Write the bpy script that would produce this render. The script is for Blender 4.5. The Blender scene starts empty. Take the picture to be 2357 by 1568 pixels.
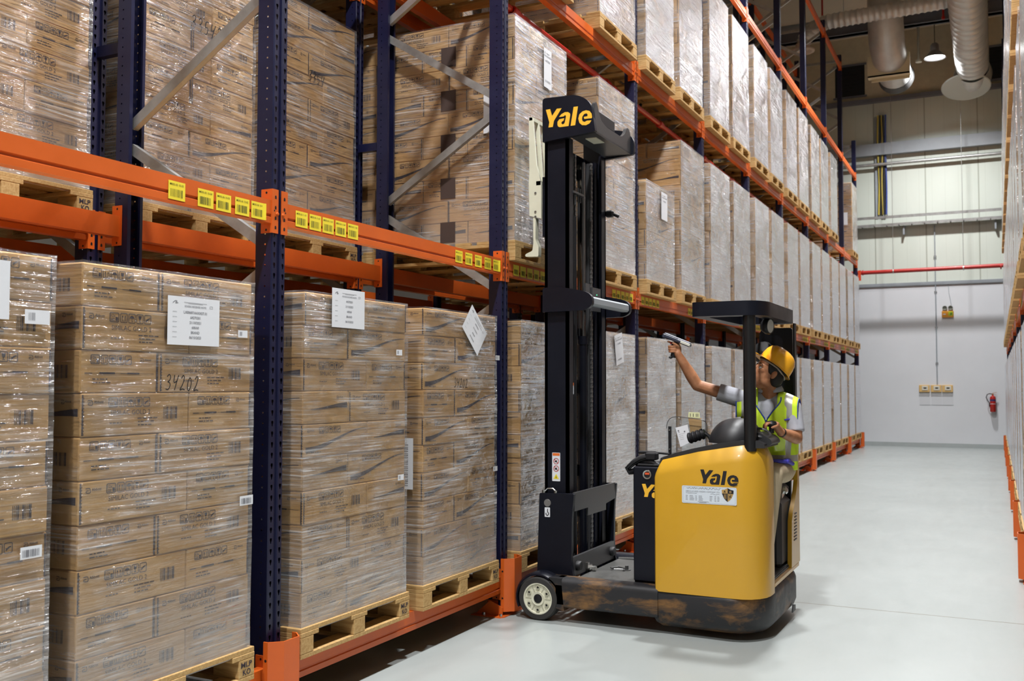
# Warehouse aisle with a reach truck beside pallet racking
import bpy, math, random
from math import pi, sin, cos, radians, sqrt, atan2
from mathutils import Vector, Matrix, noise
from mathutils.geometry import tessellate_polygon
random.seed(7)
SC = bpy.context.scene
COL = SC.collection
V = Vector

# ------------------------------------------------------------------ camera
IMG_W, IMG_H, FPX = 2357, 1568, 2249.33
CAM = V((3.0638, -3.6707, 1.5702))
YAW, PIT, ROL = 0.4598, 0.0445, 0.0014
CF = V((-sin(YAW)*cos(PIT), cos(YAW)*cos(PIT), sin(PIT)))
CR0 = V((cos(YAW), sin(YAW), 0)); CU0 = CR0.cross(CF)
CR = CR0*cos(ROL)+CU0*sin(ROL); CU = CU0*cos(ROL)-CR0*sin(ROL)
cam = bpy.data.cameras.new('camera'); camo = bpy.data.objects.new('camera', cam); COL.objects.link(camo)
M = Matrix((CR, CU, -CF)).transposed().to_4x4(); M.translation = CAM
camo.matrix_world = M
cam.sensor_width = 36; cam.lens = 36*FPX/IMG_W; cam.clip_end = 200; cam.clip_start = 0.05
cam.dof.use_dof = True; cam.dof.focus_distance = 5.2; cam.dof.aperture_fstop = 4.5
SC.camera = camo

def at(px, py, axis, val):
    """point of the place seen at a photo pixel, on the plane axis = val (metres)"""
    d = CF + CR*((px-IMG_W/2)/FPX) - CU*((py-IMG_H/2)/FPX)
    t = (val-CAM[axis])/d[axis]
    return CAM + d*t

# ------------------------------------------------------------------ mesh building
class MB:
    def __init__(s): s.v=[]; s.f=[]; s.m=[]; s.uv=None
    def add(s, vs, fs, m=0):
        b=len(s.v); s.v.extend(V(p) for p in vs)
        for f in fs: s.f.append(tuple(b+i for i in f)); s.m.append(m)
    def box(s, a, b, m=0, bev=0.0, mat=None):
        x0,y0,z0=a; x1,y1,z1=b
        if x0>x1:x0,x1=x1,x0
        if y0>y1:y0,y1=y1,y0
        if z0>z1:z0,z1=z1,z0
        if bev<=0:
            vs=[(x0,y0,z0),(x1,y0,z0),(x1,y1,z0),(x0,y1,z0),(x0,y0,z1),(x1,y0,z1),(x1,y1,z1),(x0,y1,z1)]
            fs=[(0,3,2,1),(4,5,6,7),(0,1,5,4),(1,2,6,5),(2,3,7,6),(3,0,4,7)]
        else:
            bev=min(bev,(x1-x0)*.49,(y1-y0)*.49,(z1-z0)*.49)
            X=(x0,x1);Y=(y0,y1);Z=(z0,z1); I=lambda k:bev if k==0 else -bev
            vs=[];idx={}
            for i in (0,1):
                for j in (0,1):
                    for k in (0,1):
                        c=(X[i],Y[j],Z[k]); o=(I(i),I(j),I(k))
                        for ax in range(3):
                            p=[c[q]+(0 if q==ax else o[q]) for q in range(3)]
                            idx[i,j,k,ax]=len(vs); vs.append(p)
            fs=[]
            for ax in range(3):
                for e in (0,1):
                    q=[]
                    for (p,r) in ((0,0),(1,0),(1,1),(0,1)):
                        ijk=[0,0,0]; ijk[ax]=e; ijk[(ax+1)%3]=p; ijk[(ax+2)%3]=r
                        q.append(idx[ijk[0],ijk[1],ijk[2],ax])
                    fs.append(tuple(q) if e else tuple(q[::-1]))
            for ax in range(3):
                a1,a2=(ax+1)%3,(ax+2)%3
                for p in (0,1):
                    for r in (0,1):
                        k0=[0,0,0];k0[a1]=p;k0[a2]=r;k1=list(k0);k1[ax]=1
                        q=(idx[(*k0,a1)],idx[(*k1,a1)],idx[(*k1,a2)],idx[(*k0,a2)])
                        fs.append(q if (p==r) else q[::-1])
            for i in (0,1):
                for j in (0,1):
                    for k in (0,1):
                        q=(idx[i,j,k,0],idx[i,j,k,1],idx[i,j,k,2])
                        fs.append(q if (i+j+k)%2==1 else q[::-1])
        if mat is not None: vs=[mat@V(p) for p in vs]
        s.add(vs,fs,m)
    def obox(s, c, size, R, m=0, bev=0):
        h=V(size)/2
        T=Matrix.Translation(V(c))@R.to_4x4()
        s.box(tuple(-h),tuple(h),m,bev,T)
    def bar(s, p0, p1, w, h, up=(0,0,1), m=0, bev=0):
        """rectangular bar from p0 to p1; h along up, w across"""
        p0=V(p0);p1=V(p1);d=(p1-p0);L=d.length;d.normalize()
        u=V(up);u=(u-d*u.dot(d)).normalized();x=d.cross(u)
        R=Matrix((d,x,u)).transposed()
        s.obox((p0+p1)/2,(L,w,h),R,m,bev)
    def cyl(s, p0, p1, r0, r1=None, n=16, caps=True, m=0):
        r1=r0 if r1 is None else r1
        s.tube([p0,p1],[r0,r1],n,caps,m)
    def tube(s, pts, r, n=10, caps=True, m=0, closed=False):
        pts=[V(p) for p in pts]; k=len(pts)
        if not hasattr(r,'__len__'): r=[r]*k
        d0=(pts[1]-pts[0]).normalized()
        u=d0.orthogonal().normalized(); rings=[]; vs=[]
        for i,p in enumerate(pts):
            if i==0: d=pts[1]-pts[0]
            elif i==k-1: d=pts[-1]-pts[-2]
            else: d=(pts[i]-pts[i-1]).normalized()+(pts[i+1]-pts[i]).normalized()
            d.normalize()
            u=(u-d*u.dot(d))
            if u.length<1e-6: u=d.orthogonal()
            u.normalize(); w=d.cross(u)
            for j in range(n):
                a=2*pi*j/n; vs.append(p+(u*cos(a)+w*sin(a))*r[i])
        fs=[]
        for i in range(k-1):
            for j in range(n):
                a=i*n+j;b=i*n+(j+1)%n
                fs.append((a,b,b+n,a+n))
        if caps:
            fs.append(tuple(range(n-1,-1,-1))); fs.append(tuple((k-1)*n+j for j in range(n)))
        s.add(vs,fs,m)
    def lathe(s, prof, o, axis, n=24, m=0, a0=0, a1=2*pi, ref=None):
        axis=V(axis).normalized(); u=V(ref) if ref is not None else axis.orthogonal(); u=(u-axis*u.dot(axis)).normalized(); w=axis.cross(u); o=V(o)
        full=abs(a1-a0-2*pi)<1e-6; k=n if full else n+1
        vs=[];fs=[]
        for (r,h) in prof:
            for j in range(k):
                a=a0+(a1-a0)*j/n; vs.append(o+axis*h+(u*cos(a)+w*sin(a))*r)
        for i in range(len(prof)-1):
            for j in range(n):
                a=i*k+j;b=i*k+(j+1)%k
                fs.append((a,b,b+k,a+k))
        s.add(vs,fs,m)
    def prism(s, poly, o, u, v, d, m=0, m2=None):
        """extrude 2D polygon (in u,v at o) by vector d"""
        o=V(o);u=V(u);v=V(v);d=V(d);n=len(poly)
        P=[o+u*a+v*b for a,b in poly]
        tri=tessellate_polygon([P]); Q=[p+d for p in P]
        flip=u.cross(v).dot(d)>0
        ar=sum(poly[i][0]*poly[(i+1)%n][1]-poly[(i+1)%n][0]*poly[i][1] for i in range(n))
        if ar<0: flip=not flip
        fs=[];b=n
        side=[((i+1)%n,i,i+n,(i+1)%n+n) for i in range(n)]
        if flip: side=[q[::-1] for q in side]
        s.add(P+Q,side,m)
        base=len(s.v)-2*n
        for t in tri:
            p0,p1,p2=(P[i] for i in t)
            nn=(p1-p0).cross(p2-p0)
            t1=t if nn.dot(d)>0 else t[::-1]
            s.f.append(tuple(base+n+i for i in t1)); s.m.append(m if m2 is None else m2)
            s.f.append(tuple(base+i for i in t1[::-1])); s.m.append(m)
    def flat(s, poly, o, u, v, nrm, m=0):
        """flat polygon facing nrm"""
        o=V(o);u=V(u);v=V(v);nrm=V(nrm)
        P=[o+u*a+v*b for a,b in poly]
        if len(poly)<=4:
            nn=(P[1]-P[0]).cross(P[2]-P[0]); f=tuple(range(len(P)))
            s.add(P,[f if nn.dot(nrm)>0 else f[::-1]],m); return
        fs=[]
        for t in tessellate_polygon([P]):
            nn=(P[t[1]]-P[t[0]]).cross(P[t[2]]-P[t[0]])
            fs.append(tuple(t) if nn.dot(nrm)>0 else tuple(t[::-1]))
        s.add(P,fs,m)
    def flats(s, polys, o, u, v, nrm, m=0):
        for p in polys: s.flat(p,o,u,v,nrm,m)
    def mesh(s, name, mats, off=(0,0,0), smooth=35):
        me=bpy.data.meshes.new(name); off=V(off)
        me.from_pydata([tuple(p-off) for p in s.v],[],s.f)
        for mm in (mats if isinstance(mats,(list,tuple)) else [mats]): me.materials.append(mm)
        me.polygons.foreach_set('material_index',s.m)
        if s.uv:
            l=me.uv_layers.new(name='UVMap')
            for p in me.polygons:
                for li in p.loop_indices: l.data[li].uv=s.uv[me.loops[li].vertex_index]
        if smooth:
            me.polygons.foreach_set('use_smooth',[True]*len(me.polygons))
            me.set_sharp_from_angle(angle=radians(smooth))
        me.update(); return me

ABS={}
def link(name, me, parent=None, loc=None, rotz=0):
    o=bpy.data.objects.new(name,me); COL.objects.link(o)
    if parent is not None: o.parent=parent
    if loc is not None: o.location=loc
    if rotz: o.rotation_euler=(0,0,rotz)
    return o
def obj(name, mb, mats, parent=None, smooth=35):
    """mesh from world coordinates, child of a root empty (or of a part at the same origin)"""
    off=ABS.get(parent.name,V((0,0,0))) if parent is not None else V((0,0,0))
    o=link(name, mb.mesh(name,mats,off,smooth), parent)
    ABS[o.name]=off
    return o
def tag(o,label,cat,group=None,kind='thing'):
    if label: o['label']=label
    if cat: o['category']=cat
    if group: o['group']=group
    o['kind']=kind
    return o
def thing(name,label,cat,loc,group=None,rotz=0):
    o=bpy.data.objects.new(name,None); COL.objects.link(o); o.empty_display_size=.1
    o.location=loc; o.rotation_euler=(0,0,rotz); ABS[o.name]=V(loc)
    return tag(o,label,cat,group)
def struct(name,mb,mats,smooth=35):
    o=obj(name,mb,mats,None,smooth); o['kind']='structure'; return o

# ------------------------------------------------------------------ flat artwork helpers
TXT={}
def text_polys(s, size=1.0, shear=0.0, bold=0.0, align='LEFT'):
    """triangles (2D) of a line of lettering, cap height about .7*size"""
    key=(s,shear,bold)
    if key not in TXT:
        c=bpy.data.curves.new('t','FONT'); c.body=s; c.size=1; c.shear=shear; c.offset=bold; c.resolution_u=2
        o=bpy.data.objects.new('t',c); COL.objects.link(o)
        dg=bpy.context.evaluated_depsgraph_get(); ev=o.evaluated_get(dg); me=ev.to_mesh()
        vs=[(v.co.x,v.co.y) for v in me.vertices]; TXT[key]=[[vs[i] for i in p.vertices] for p in me.polygons]
        ev.to_mesh_clear(); bpy.data.objects.remove(o); bpy.data.curves.remove(c)
    P=TXT[key]
    if not P: return []
    xs=[x for p in P for x,_ in p]; x0=min(xs); w=max(xs)-x0
    dx={'LEFT':-x0,'CENTER':-x0-w/2,'RIGHT':-x0-w}[align]
    return [[((x+dx)*size,y*size) for x,y in p] for p in P]
def text_fit(s, w, h, shear=0, bold=0):
    """lettering squeezed into a w x h box, lower left at 0,0"""
    P=text_polys(s,1,shear,bold)
    xs=[x for p in P for x,_ in p]; ys=[y for p in P for _,y in p]
    sx=w/(max(xs)-min(xs)); sy=h/(max(ys)-min(ys)); y0=min(ys)
    return [[(x*sx,(y-y0)*sy) for x,y in p] for p in P]
def shift(polys,dx,dy,sx=1,sy=1): return [[(x*sx+dx,y*sy+dy) for x,y in p] for p in polys]
def rect(x0,y0,x1,y1): return [(x0,y0),(x1,y0),(x1,y1),(x0,y1)]
def rrect(x0,y0,x1,y1,r,n=3):
    P=[]
    for cx,cy,a in ((x1-r,y0+r,-pi/2),(x1-r,y1-r,0),(x0+r,y1-r,pi/2),(x0+r,y0+r,pi)):
        for i in range(n+1):
            t=a+pi/2*i/n; P.append((cx+r*cos(t),cy+r*sin(t)))
    return P
def ring(x0,y0,x1,y1,r,w):
    A=rrect(x0,y0,x1,y1,r); B=rrect(x0+w,y0+w,x1-w,y1-w,max(r-w,w*.3)); n=len(A)
    return [[A[i],A[(i+1)%n],B[(i+1)%n],B[i]] for i in range(n)]
def disc(cx,cy,r,n=14,ry=None): return [(cx+r*cos(2*pi*i/n),cy+(ry or r)*sin(2*pi*i/n)) for i in range(n)]
def barcode(x0,y0,x1,y1,n,seed=1):
    rd=random.Random(seed); P=[]; t=x0; u=(x1-x0)/(n*2.0)
    for i in range(n):
        w=u*rd.choice((.5,.7,1,1.5)); P.append(rect(t,y0,min(t+w,x1),y1)); t+=2*u
    return P
def stroke(pts,w):
    """flat brush line through 2D points (smoothed)"""
    q=[]
    n=len(pts)
    for i in range(n-1):
        p0=pts[max(i-1,0)];p1=pts[i];p2=pts[i+1];p3=pts[min(i+2,n-1)]
        for k in range(5):
            t=k/5; 
            f=lambda a,b,c,d:.5*((2*b)+(-a+c)*t+(2*a-5*b+4*c-d)*t*t+(-a+3*b-3*c+d)*t**3)
            q.append((f(p0[0],p1[0],p2[0],p3[0]),f(p0[1],p1[1],p2[1],p3[1])))
    q.append(pts[-1]); L=[];R=[]
    for i in range(len(q)):
        a=q[max(i-1,0)];b=q[min(i+1,len(q)-1)]; dx,dy=b[0]-a[0],b[1]-a[1]; l=sqrt(dx*dx+dy*dy) or 1
        nx,ny=-dy/l*w/2,dx/l*w/2; L.append((q[i][0]+nx,q[i][1]+ny)); R.append((q[i][0]-nx,q[i][1]-ny))
    return [[L[i],L[i+1],R[i+1],R[i]] for i in range(len(q)-1)]
DIG={'3':[[(.05,.85),(.35,1),(.6,.85),(.5,.62),(.25,.52),(.55,.45),(.65,.25),(.4,.02),(0,.05)]],
 '4':[[(.1,1),(.05,.6),(.2,.5),(.5,.6)],[(.75,1),(.5,.5),(.3,0)]],
 '2':[[(.1,.8),(.35,1),(.55,.85),(.4,.45),(.05,.05),(.4,.1),(.8,.05)]],
 '0':[[(.35,.9),(.1,.6),(.1,.2),(.35,.02),(.6,.3),(.6,.7),(.35,.9)]],
 '5':[[(.65,.98),(.2,.95),(.12,.55),(.5,.55),(.6,.3),(.4,.05),(0,.08)]]}
def handwriting(s,h,w):
    P=[]
    for i,c in enumerate(s):
        for st in DIG[c]: P+=stroke([(i*h*.62+x*h*.55+ (y*.12*h),y*h-i*h*.03) for x,y in st],w)
    return P

# ------------------------------------------------------------------ materials
def srgb(r,g,b):
    f=lambda c:(c/12.92 if c<=.04045 else ((c+.055)/1.055)**2.4)
    return tuple(f(c/255) for c in (r,g,b))
class N:
    def __init__(s,name):
        s.m=bpy.data.materials.new(name); s.m.use_nodes=True; s.t=s.m.node_tree; s.t.nodes.clear()
        s.out=s.n('ShaderNodeOutputMaterial')
    def n(s,ty,**kw):
        x=s.t.nodes.new(ty)
        for k,v in kw.items():
            if k.startswith('i_'):
                key=k[2:]; key=int(key) if key.isdigit() else key.replace('_',' ')
                x.inputs[key].default_value=v
            else: setattr(x,k,v)
        return x
    def l(s,a,b): s.t.links.new(a,b)
    def ramp(s,fac,stops):
        r=s.n('ShaderNodeValToRGB'); e=r.color_ramp.elements
        while len(e)<len(stops): e.new(.5)
        for i,(p,c) in enumerate(stops):
            e[i].position=p; e[i].color=(*c,1) if len(c)==3 else c
        s.l(fac,r.inputs[0]); return r.outputs[0]
    def math(s,op,a,b=None,c=None,clamp=False):
        x=s.n('ShaderNodeMath',operation=op,use_clamp=clamp)
        for i,q in enumerate((a,b,c)):
            if q is None: continue
            if isinstance(q,(int,float)): x.inputs[i].default_value=q
            else: s.l(q,x.inputs[i])
        return x.outputs[0]
    def noise(s,vec,scale,detail=3,rough=.55,dist=0):
        x=s.n('ShaderNodeTexNoise'); x.inputs['Scale'].default_value=scale; x.inputs['Detail'].default_value=detail
        x.inputs['Roughness'].default_value=rough; x.inputs['Distortion'].default_value=dist
        if vec is not None: s.l(vec,x.inputs['Vector'])
        return x.outputs[0]
    def mapping(s,vec,scale=(1,1,1),rot=(0,0,0),loc=(0,0,0)):
        x=s.n('ShaderNodeMapping'); x.inputs['Scale'].default_value=scale; x.inputs['Rotation'].default_value=rot; x.inputs['Location'].default_value=loc
        s.l(vec,x.inputs['Vector']); return x.outputs[0]
    def mix(s,fac,a,b):
        x=s.n('ShaderNodeMix',data_type='RGBA')
        if isinstance(fac,(int,float)): x.inputs[0].default_value=fac
        else: s.l(fac,x.inputs[0])
        for i,q in ((6,a),(7,b)):
            if isinstance(q,tuple): x.inputs[i].default_value=(*q[:3],1)
            else: s.l(q,x.inputs[i])
        return x.outputs[2]
def mat(name,col,rough=.5,metal=0,var=0,vscale=8,bump=0,bscale=40,coat=0,spec=.5,stretch=(1,1,1),dark=None,emit=None,estr=0):
    """plain painted / printed / moulded surface with optional mottling and fine relief"""
    k=N(name); p=k.n('ShaderNodeBsdfPrincipled'); k.l(p.outputs[0],k.out.inputs[0])
    p.inputs['Base Color'].default_value=(*col,1); p.inputs['Roughness'].default_value=rough; p.inputs['Metallic'].default_value=metal
    p.inputs['Specular IOR Level'].default_value=spec; p.inputs['Coat Weight'].default_value=coat
    tc=k.n('ShaderNodeTexCoord'); vec=tc.outputs['Object']
    if stretch!=(1,1,1): vec=k.mapping(vec,stretch)
    if var:
        nz=k.noise(vec,vscale,4,.6); d=dark or tuple(c*(1-var) for c in col)
        r=k.ramp(nz,[(.3,d),(.7,tuple(min(1,c*(1+var*.35)) for c in col))]); k.l(r,p.inputs['Base Color'])
        rr=k.math('MULTIPLY_ADD',nz,.25,rough-.12,True); k.l(rr,p.inputs['Roughness'])
    if bump:
        nb=k.noise(vec,bscale,4,.6); b=k.n('ShaderNodeBump'); b.inputs['Strength'].default_value=bump; b.inputs['Distance'].default_value=.003
        k.l(nb,b.inputs['Height']); k.l(b.outputs[0],p.inputs['Normal'])
    if emit: p.inputs['Emission Color'].default_value=(*emit,1); p.inputs['Emission Strength'].default_value=estr
    return k.m

ORANGE=mat('orange_powder_coat',srgb(208,94,30),.38,var=.12,vscale=3,spec=.5)
BLUE=mat('navy_powder_coat',(.0075,.009,.038),.34,var=.2,vscale=5)
GALV=mat('galvanised_steel',(.42,.42,.41),.42,metal=.75,var=.2,vscale=14)
STEEL=mat('bright_steel',(.6,.6,.58),.25,metal=1)
INK=mat('print_ink',(.035,.025,.035),.8)
MARK=mat('marker_ink',(.008,.008,.01),.6)
PAPER=mat('white_paper',(.72,.73,.76),.7)
YPAPER=mat('yellow_label_paper',srgb(238,214,52),.55,var=.06)
TEXTGREY=mat('grey_print',(.18,.18,.2),.8)
OLIVE=mat('dark_olive_print',(.10,.10,.01),.8)
BLACKPL=mat('black_plastic',(.010,.010,.012),.45,spec=.35)
NAVY=mat('black_navy_paint',(.006,.007,.013),.36,var=.2,vscale=4,spec=.25)
RED=mat('red_paint',srgb(176,36,28),.35,var=.1)
# kraft board with faint fluting and blotches
def kraft():
    k=N('kraft_board'); p=k.n('ShaderNodeBsdfPrincipled'); k.l(p.outputs[0],k.out.inputs[0]); p.inputs['Roughness'].default_value=.75; p.inputs['Specular IOR Level'].default_value=.25
    tc=k.n('ShaderNodeTexCoord'); oi=k.n('ShaderNodeObjectInfo')
    add=k.n('ShaderNodeVectorMath',operation='ADD'); k.l(tc.outputs['Object'],add.inputs[0]); k.l(oi.outputs['Random'],add.inputs[1])
    n1=k.noise(add.outputs[0],3.5,3); n2=k.noise(k.mapping(add.outputs[0],(6,6,60)),4,3)
    c=k.ramp(n1,[(.3,srgb(186,144,92)),(.7,srgb(208,168,114))])
    c2=k.mix(k.math('MULTIPLY',n2,.22),c,srgb(160,120,74))
    hs=k.n('ShaderNodeHueSaturation'); k.l(c2,hs.inputs['Color']); k.l(k.math('MULTIPLY_ADD',oi.outputs['Random'],.16,.93),hs.inputs['Value'])
    k.l(hs.outputs[0],p.inputs['Base Color']); return k.m
KRAFT=kraft()
def wood():
    k=N('pallet_wood'); p=k.n('ShaderNodeBsdfPrincipled'); k.l(p.outputs[0],k.out.inputs[0]); p.inputs['Roughness'].default_value=.7; p.inputs['Specular IOR Level'].default_value=.2
    tc=k.n('ShaderNodeTexCoord'); n1=k.noise(k.mapping(tc.outputs['Object'],(3,26,26)),3,5,.6,.6); n2=k.noise(tc.outputs['Object'],2.2,2)
    c=k.ramp(n1,[(.25,srgb(156,118,70)),(.55,srgb(192,158,106)),(.8,srgb(208,180,132))])
    c=k.mix(k.math('MULTIPLY',n2,.35),c,srgb(168,132,82)); k.l(c,p.inputs['Base Color'])
    b=k.n('ShaderNodeBump'); b.inputs['Strength'].default_value=.2; b.inputs['Distance'].default_value=.002; k.l(n1,b.inputs['Height']); k.l(b.outputs[0],p.inputs['Normal'])
    return k.m
WOOD=wood()
def film(name,haze,streak,layers=5,rough=.16,bumps=.5,base_band=.3):
    """clear stretch film: several glossy surfaces over one another plus a milky, streaky scatter"""
    k=N(name); uv=k.n('ShaderNodeUVMap'); oi=k.n('ShaderNodeObjectInfo')
    off=k.n('ShaderNodeCombineXYZ'); k.l(k.math('MULTIPLY',oi.outputs['Random'],37.0),off.inputs[0]); k.l(k.math('MULTIPLY',oi.outputs['Random'],11.0),off.inputs[1])
    add=k.n('ShaderNodeVectorMath',operation='ADD'); k.l(uv.outputs[0],add.inputs[0]); k.l(off.outputs[0],add.inputs[1]); P=add.outputs[0]
    a=k.noise(k.mapping(P,(1.3,38,1),(0,0,.04)),1.0,4,.62,.5)      # long taut wrinkles
    b=k.noise(k.mapping(P,(2.6,85,1),(0,0,-.06)),1.0,3,.6,.4)       # fine wrinkles
    c=k.noise(k.mapping(P,(2.5,4.5,1),(0,0,.25)),1.0,2,.5,.8)     # slack patches
    f2=k.noise(k.mapping(P,(9,16,1),(0,0,.5)),1.0,3,.6,1.2)      # crinkles
    msk=k.math('MULTIPLY_ADD',c,2.2,-.6,True)
    w1=k.math('MULTIPLY',k.math('POWER',a,2.0),k.math('MULTIPLY_ADD',msk,1.6,.5))
    h=k.math('ADD',k.math('ADD',w1,k.math('MULTIPLY',b,.35)),k.math('ADD',k.math('MULTIPLY',f2,.8),k.math('MULTIPLY',c,1.6)))
    bp=k.n('ShaderNodeBump'); bp.inputs['Strength'].default_value=bumps; bp.inputs['Distance'].default_value=.016; k.l(h,bp.inputs['Height'])
    ge=k.n('ShaderNodeNewGeometry'); dt=k.n('ShaderNodeVectorMath',operation='DOT_PRODUCT'); k.l(bp.outputs[0],dt.inputs[0]); k.l(ge.outputs['Incoming'],dt.inputs[1])
    ca=k.math('ABSOLUTE',dt.outputs['Value'])
    F=k.math('MULTIPLY_ADD',k.math('POWER',k.math('SUBTRACT',1.0,ca,None,True),5.0),.96,.04)      # Fresnel reflection of one surface
    R=k.math('SUBTRACT',1.0,k.math('POWER',k.math('SUBTRACT',1.0,F),float(layers)))
    gl=k.n('ShaderNodeBsdfAnisotropic'); gl.inputs['Roughness'].default_value=rough; gl.inputs['Color'].default_value=(.96,.97,1,1); k.l(bp.outputs[0],gl.inputs['Normal'])
    tr=k.n('ShaderNodeBsdfTransparent'); tr.inputs[0].default_value=(.97,.97,.97,1)
    di=k.n('ShaderNodeBsdfDiffuse'); di.inputs[0].default_value=(.88,.885,.90,1)
    tl=k.n('ShaderNodeBsdfTranslucent'); tl.inputs[0].default_value=(.80,.81,.83,1)
    ms=k.n('ShaderNodeMixShader'); ms.inputs[0].default_value=.3; k.l(di.outputs[0],ms.inputs[1]); k.l(tl.outputs[0],ms.inputs[2])
    s1=k.math('MULTIPLY',k.math('MULTIPLY',k.math('POWER',k.math('MULTIPLY',b,1.75),6.0),streak),k.math('MULTIPLY_ADD',c,3.2,-1.25,True))
    sp=k.n('ShaderNodeSeparateXYZ'); k.l(uv.outputs[0],sp.inputs[0])
    cg=k.n('ShaderNodeVectorMath',operation='DOT_PRODUCT'); k.l(ge.outputs['Normal'],cg.inputs[0]); k.l(ge.outputs['Incoming'],cg.inputs[1])
    path=k.math('DIVIDE',1.0,k.math('MAXIMUM',k.math('ABSOLUTE',cg.outputs['Value']),.10))       # length of the light path through the film
    low=k.math('SUBTRACT',1.0,k.math('MULTIPLY',k.math('ADD',sp.outputs[1],k.math('MULTIPLY',c,.35)),1.6),None,True)  # more turns of film near the pallet
    hz=k.math('ADD',k.math('MULTIPLY_ADD',k.math('MULTIPLY',c,1.3),haze,s1),k.math('MULTIPLY',low,base_band),None,True)
    hz=k.math('SUBTRACT',1.0,k.math('POWER',k.math('SUBTRACT',1.0,k.math('MINIMUM',hz,.92)),path))
    m1=k.n('ShaderNodeMixShader'); k.l(hz,m1.inputs[0]); k.l(tr.outputs[0],m1.inputs[1]); k.l(ms.outputs[0],m1.inputs[2])
    m2=k.n('ShaderNodeMixShader'); k.l(R,m2.inputs[0]); k.l(m1.outputs[0],m2.inputs[1]); k.l(gl.outputs[0],m2.inputs[2])
    k.l(m2.outputs[0],k.out.inputs[0]); return k.m
FILM_CLEAR=film('stretch_film_clear',.04,.26,2,.12,.8,.26)
FILM_MID=film('stretch_film',.05,.28,2.5,.13,.9,.22)
FILM_WHITE=film('stretch_film_many_turns',.165,.25,4,.19,.9,.12)
# ------------------------------------------------------------------ room
YW = 23.1; ZC = 10.7; XL, XR = -9.5, 9.0; YF = -9.0
def floor_mat():
    k=N('painted_concrete_floor'); p=k.n('ShaderNodeBsdfPrincipled'); k.l(p.outputs[0],k.out.inputs[0])
    tc=k.n('ShaderNodeTexCoord'); o=tc.outputs['Object']
    n1=k.noise(o,.45,4,.6); n2=k.noise(k.mapping(o,(1,.35,1)),5,5,.65,.3)
    c=k.ramp(n1,[(.3,srgb(150,156,154)),(.7,srgb(162,168,166))])
    c=k.mix(k.math('MULTIPLY',k.math('POWER',n2,3.0),.55),c,srgb(148,152,152))
    vo=k.n('ShaderNodeTexVoronoi'); vo.inputs['Scale'].default_value=1.3; k.l(o,vo.inputs['Vector'])
    sc=k.math('MULTIPLY',k.math('LESS_THAN',vo.outputs['Distance'],.05),k.math('GREATER_THAN',n2,.56))
    c=k.mix(k.math('MULTIPLY',sc,.35),c,srgb(120,118,112))
    sp=k.n('ShaderNodeSeparateXYZ'); k.l(o,sp.inputs[0]); y=sp.outputs[1]
    wob=k.math('MULTIPLY_ADD',n2,.012,-.006)
    j=None
    for yj in (3.63,16.34):
        d=k.math('LESS_THAN',k.math('ABSOLUTE',k.math('ADD',k.math('SUBTRACT',y,yj),wob)),.006)
        j=d if j is None else k.math('MAXIMUM',j,d)
    c=k.mix(k.math('MULTIPLY',j,.85),c,srgb(96,86,66))
    k.l(c,p.inputs['Base Color']); k.l(k.math('MULTIPLY_ADD',n2,.2,.22),p.inputs['Roughness'])
    b=k.n('ShaderNodeBump'); b.inputs['Strength'].default_value=.06; b.inputs['Distance'].default_value=.004; k.l(n1,b.inputs['Height']); k.l(b.outputs[0],p.inputs['Normal'])
    return k.m
def panel_wall_mat():
    k=N('wall_panels'); p=k.n('ShaderNodeBsdfPrincipled'); k.l(p.outputs[0],k.out.inputs[0]); p.inputs['Roughness'].default_value=.55
    tc=k.n('ShaderNodeTexCoord'); sp=k.n('ShaderNodeSeparateXYZ'); k.l(tc.outputs['Object'],sp.inputs[0])
    f=k.math('FRACT',k.math('DIVIDE',k.math('ADD',sp.outputs[0],10.05),1.22))
    j=k.math('LESS_THAN',k.math('ABSOLUTE',k.math('SUBTRACT',f,.5)),.012)
    g=k.math('LESS_THAN',k.math('ABSOLUTE',k.math('SUBTRACT',k.math('FRACT',k.math('MULTIPLY',f,4.0)),.5)),.03)
    n=k.noise(k.mapping(tc.outputs['Object'],(1,1,.3)),1.4,3)
    c=k.ramp(n,[(.3,srgb(202,209,198)),(.7,srgb(212,218,208))])
    c=k.mix(k.math('MULTIPLY',g,.10),c,srgb(150,155,140)); c=k.mix(k.math('MULTIPLY',j,.55),c,srgb(120,122,104))
    k.l(c,p.inputs['Base Color']); return k.m
FLOOR=floor_mat(); PANEL=panel_wall_mat()
MASON=mat('white_plaster',srgb(216,218,222),.6,var=.05,vscale=.8)
SKIRT=mat('grey_skirting_paint',srgb(170,176,176),.5,var=.06)
WALLSIDE=mat('side_wall_paint',srgb(150,146,138),.6,var=.06,vscale=.6)
CEIL=mat('ceiling_sheet',srgb(226,216,196),.6,var=.1,vscale=.7)
GREYSTEEL=mat('grey_steel_section',srgb(150,156,162),.5,var=.12,vscale=3)
DKSTEEL=mat('dark_blue_grey_steel',srgb(112,114,124),.5,var=.12,vscale=3)
BLACKHOLE=mat('dark_louvre',(.006,.006,.008),.7)

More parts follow.
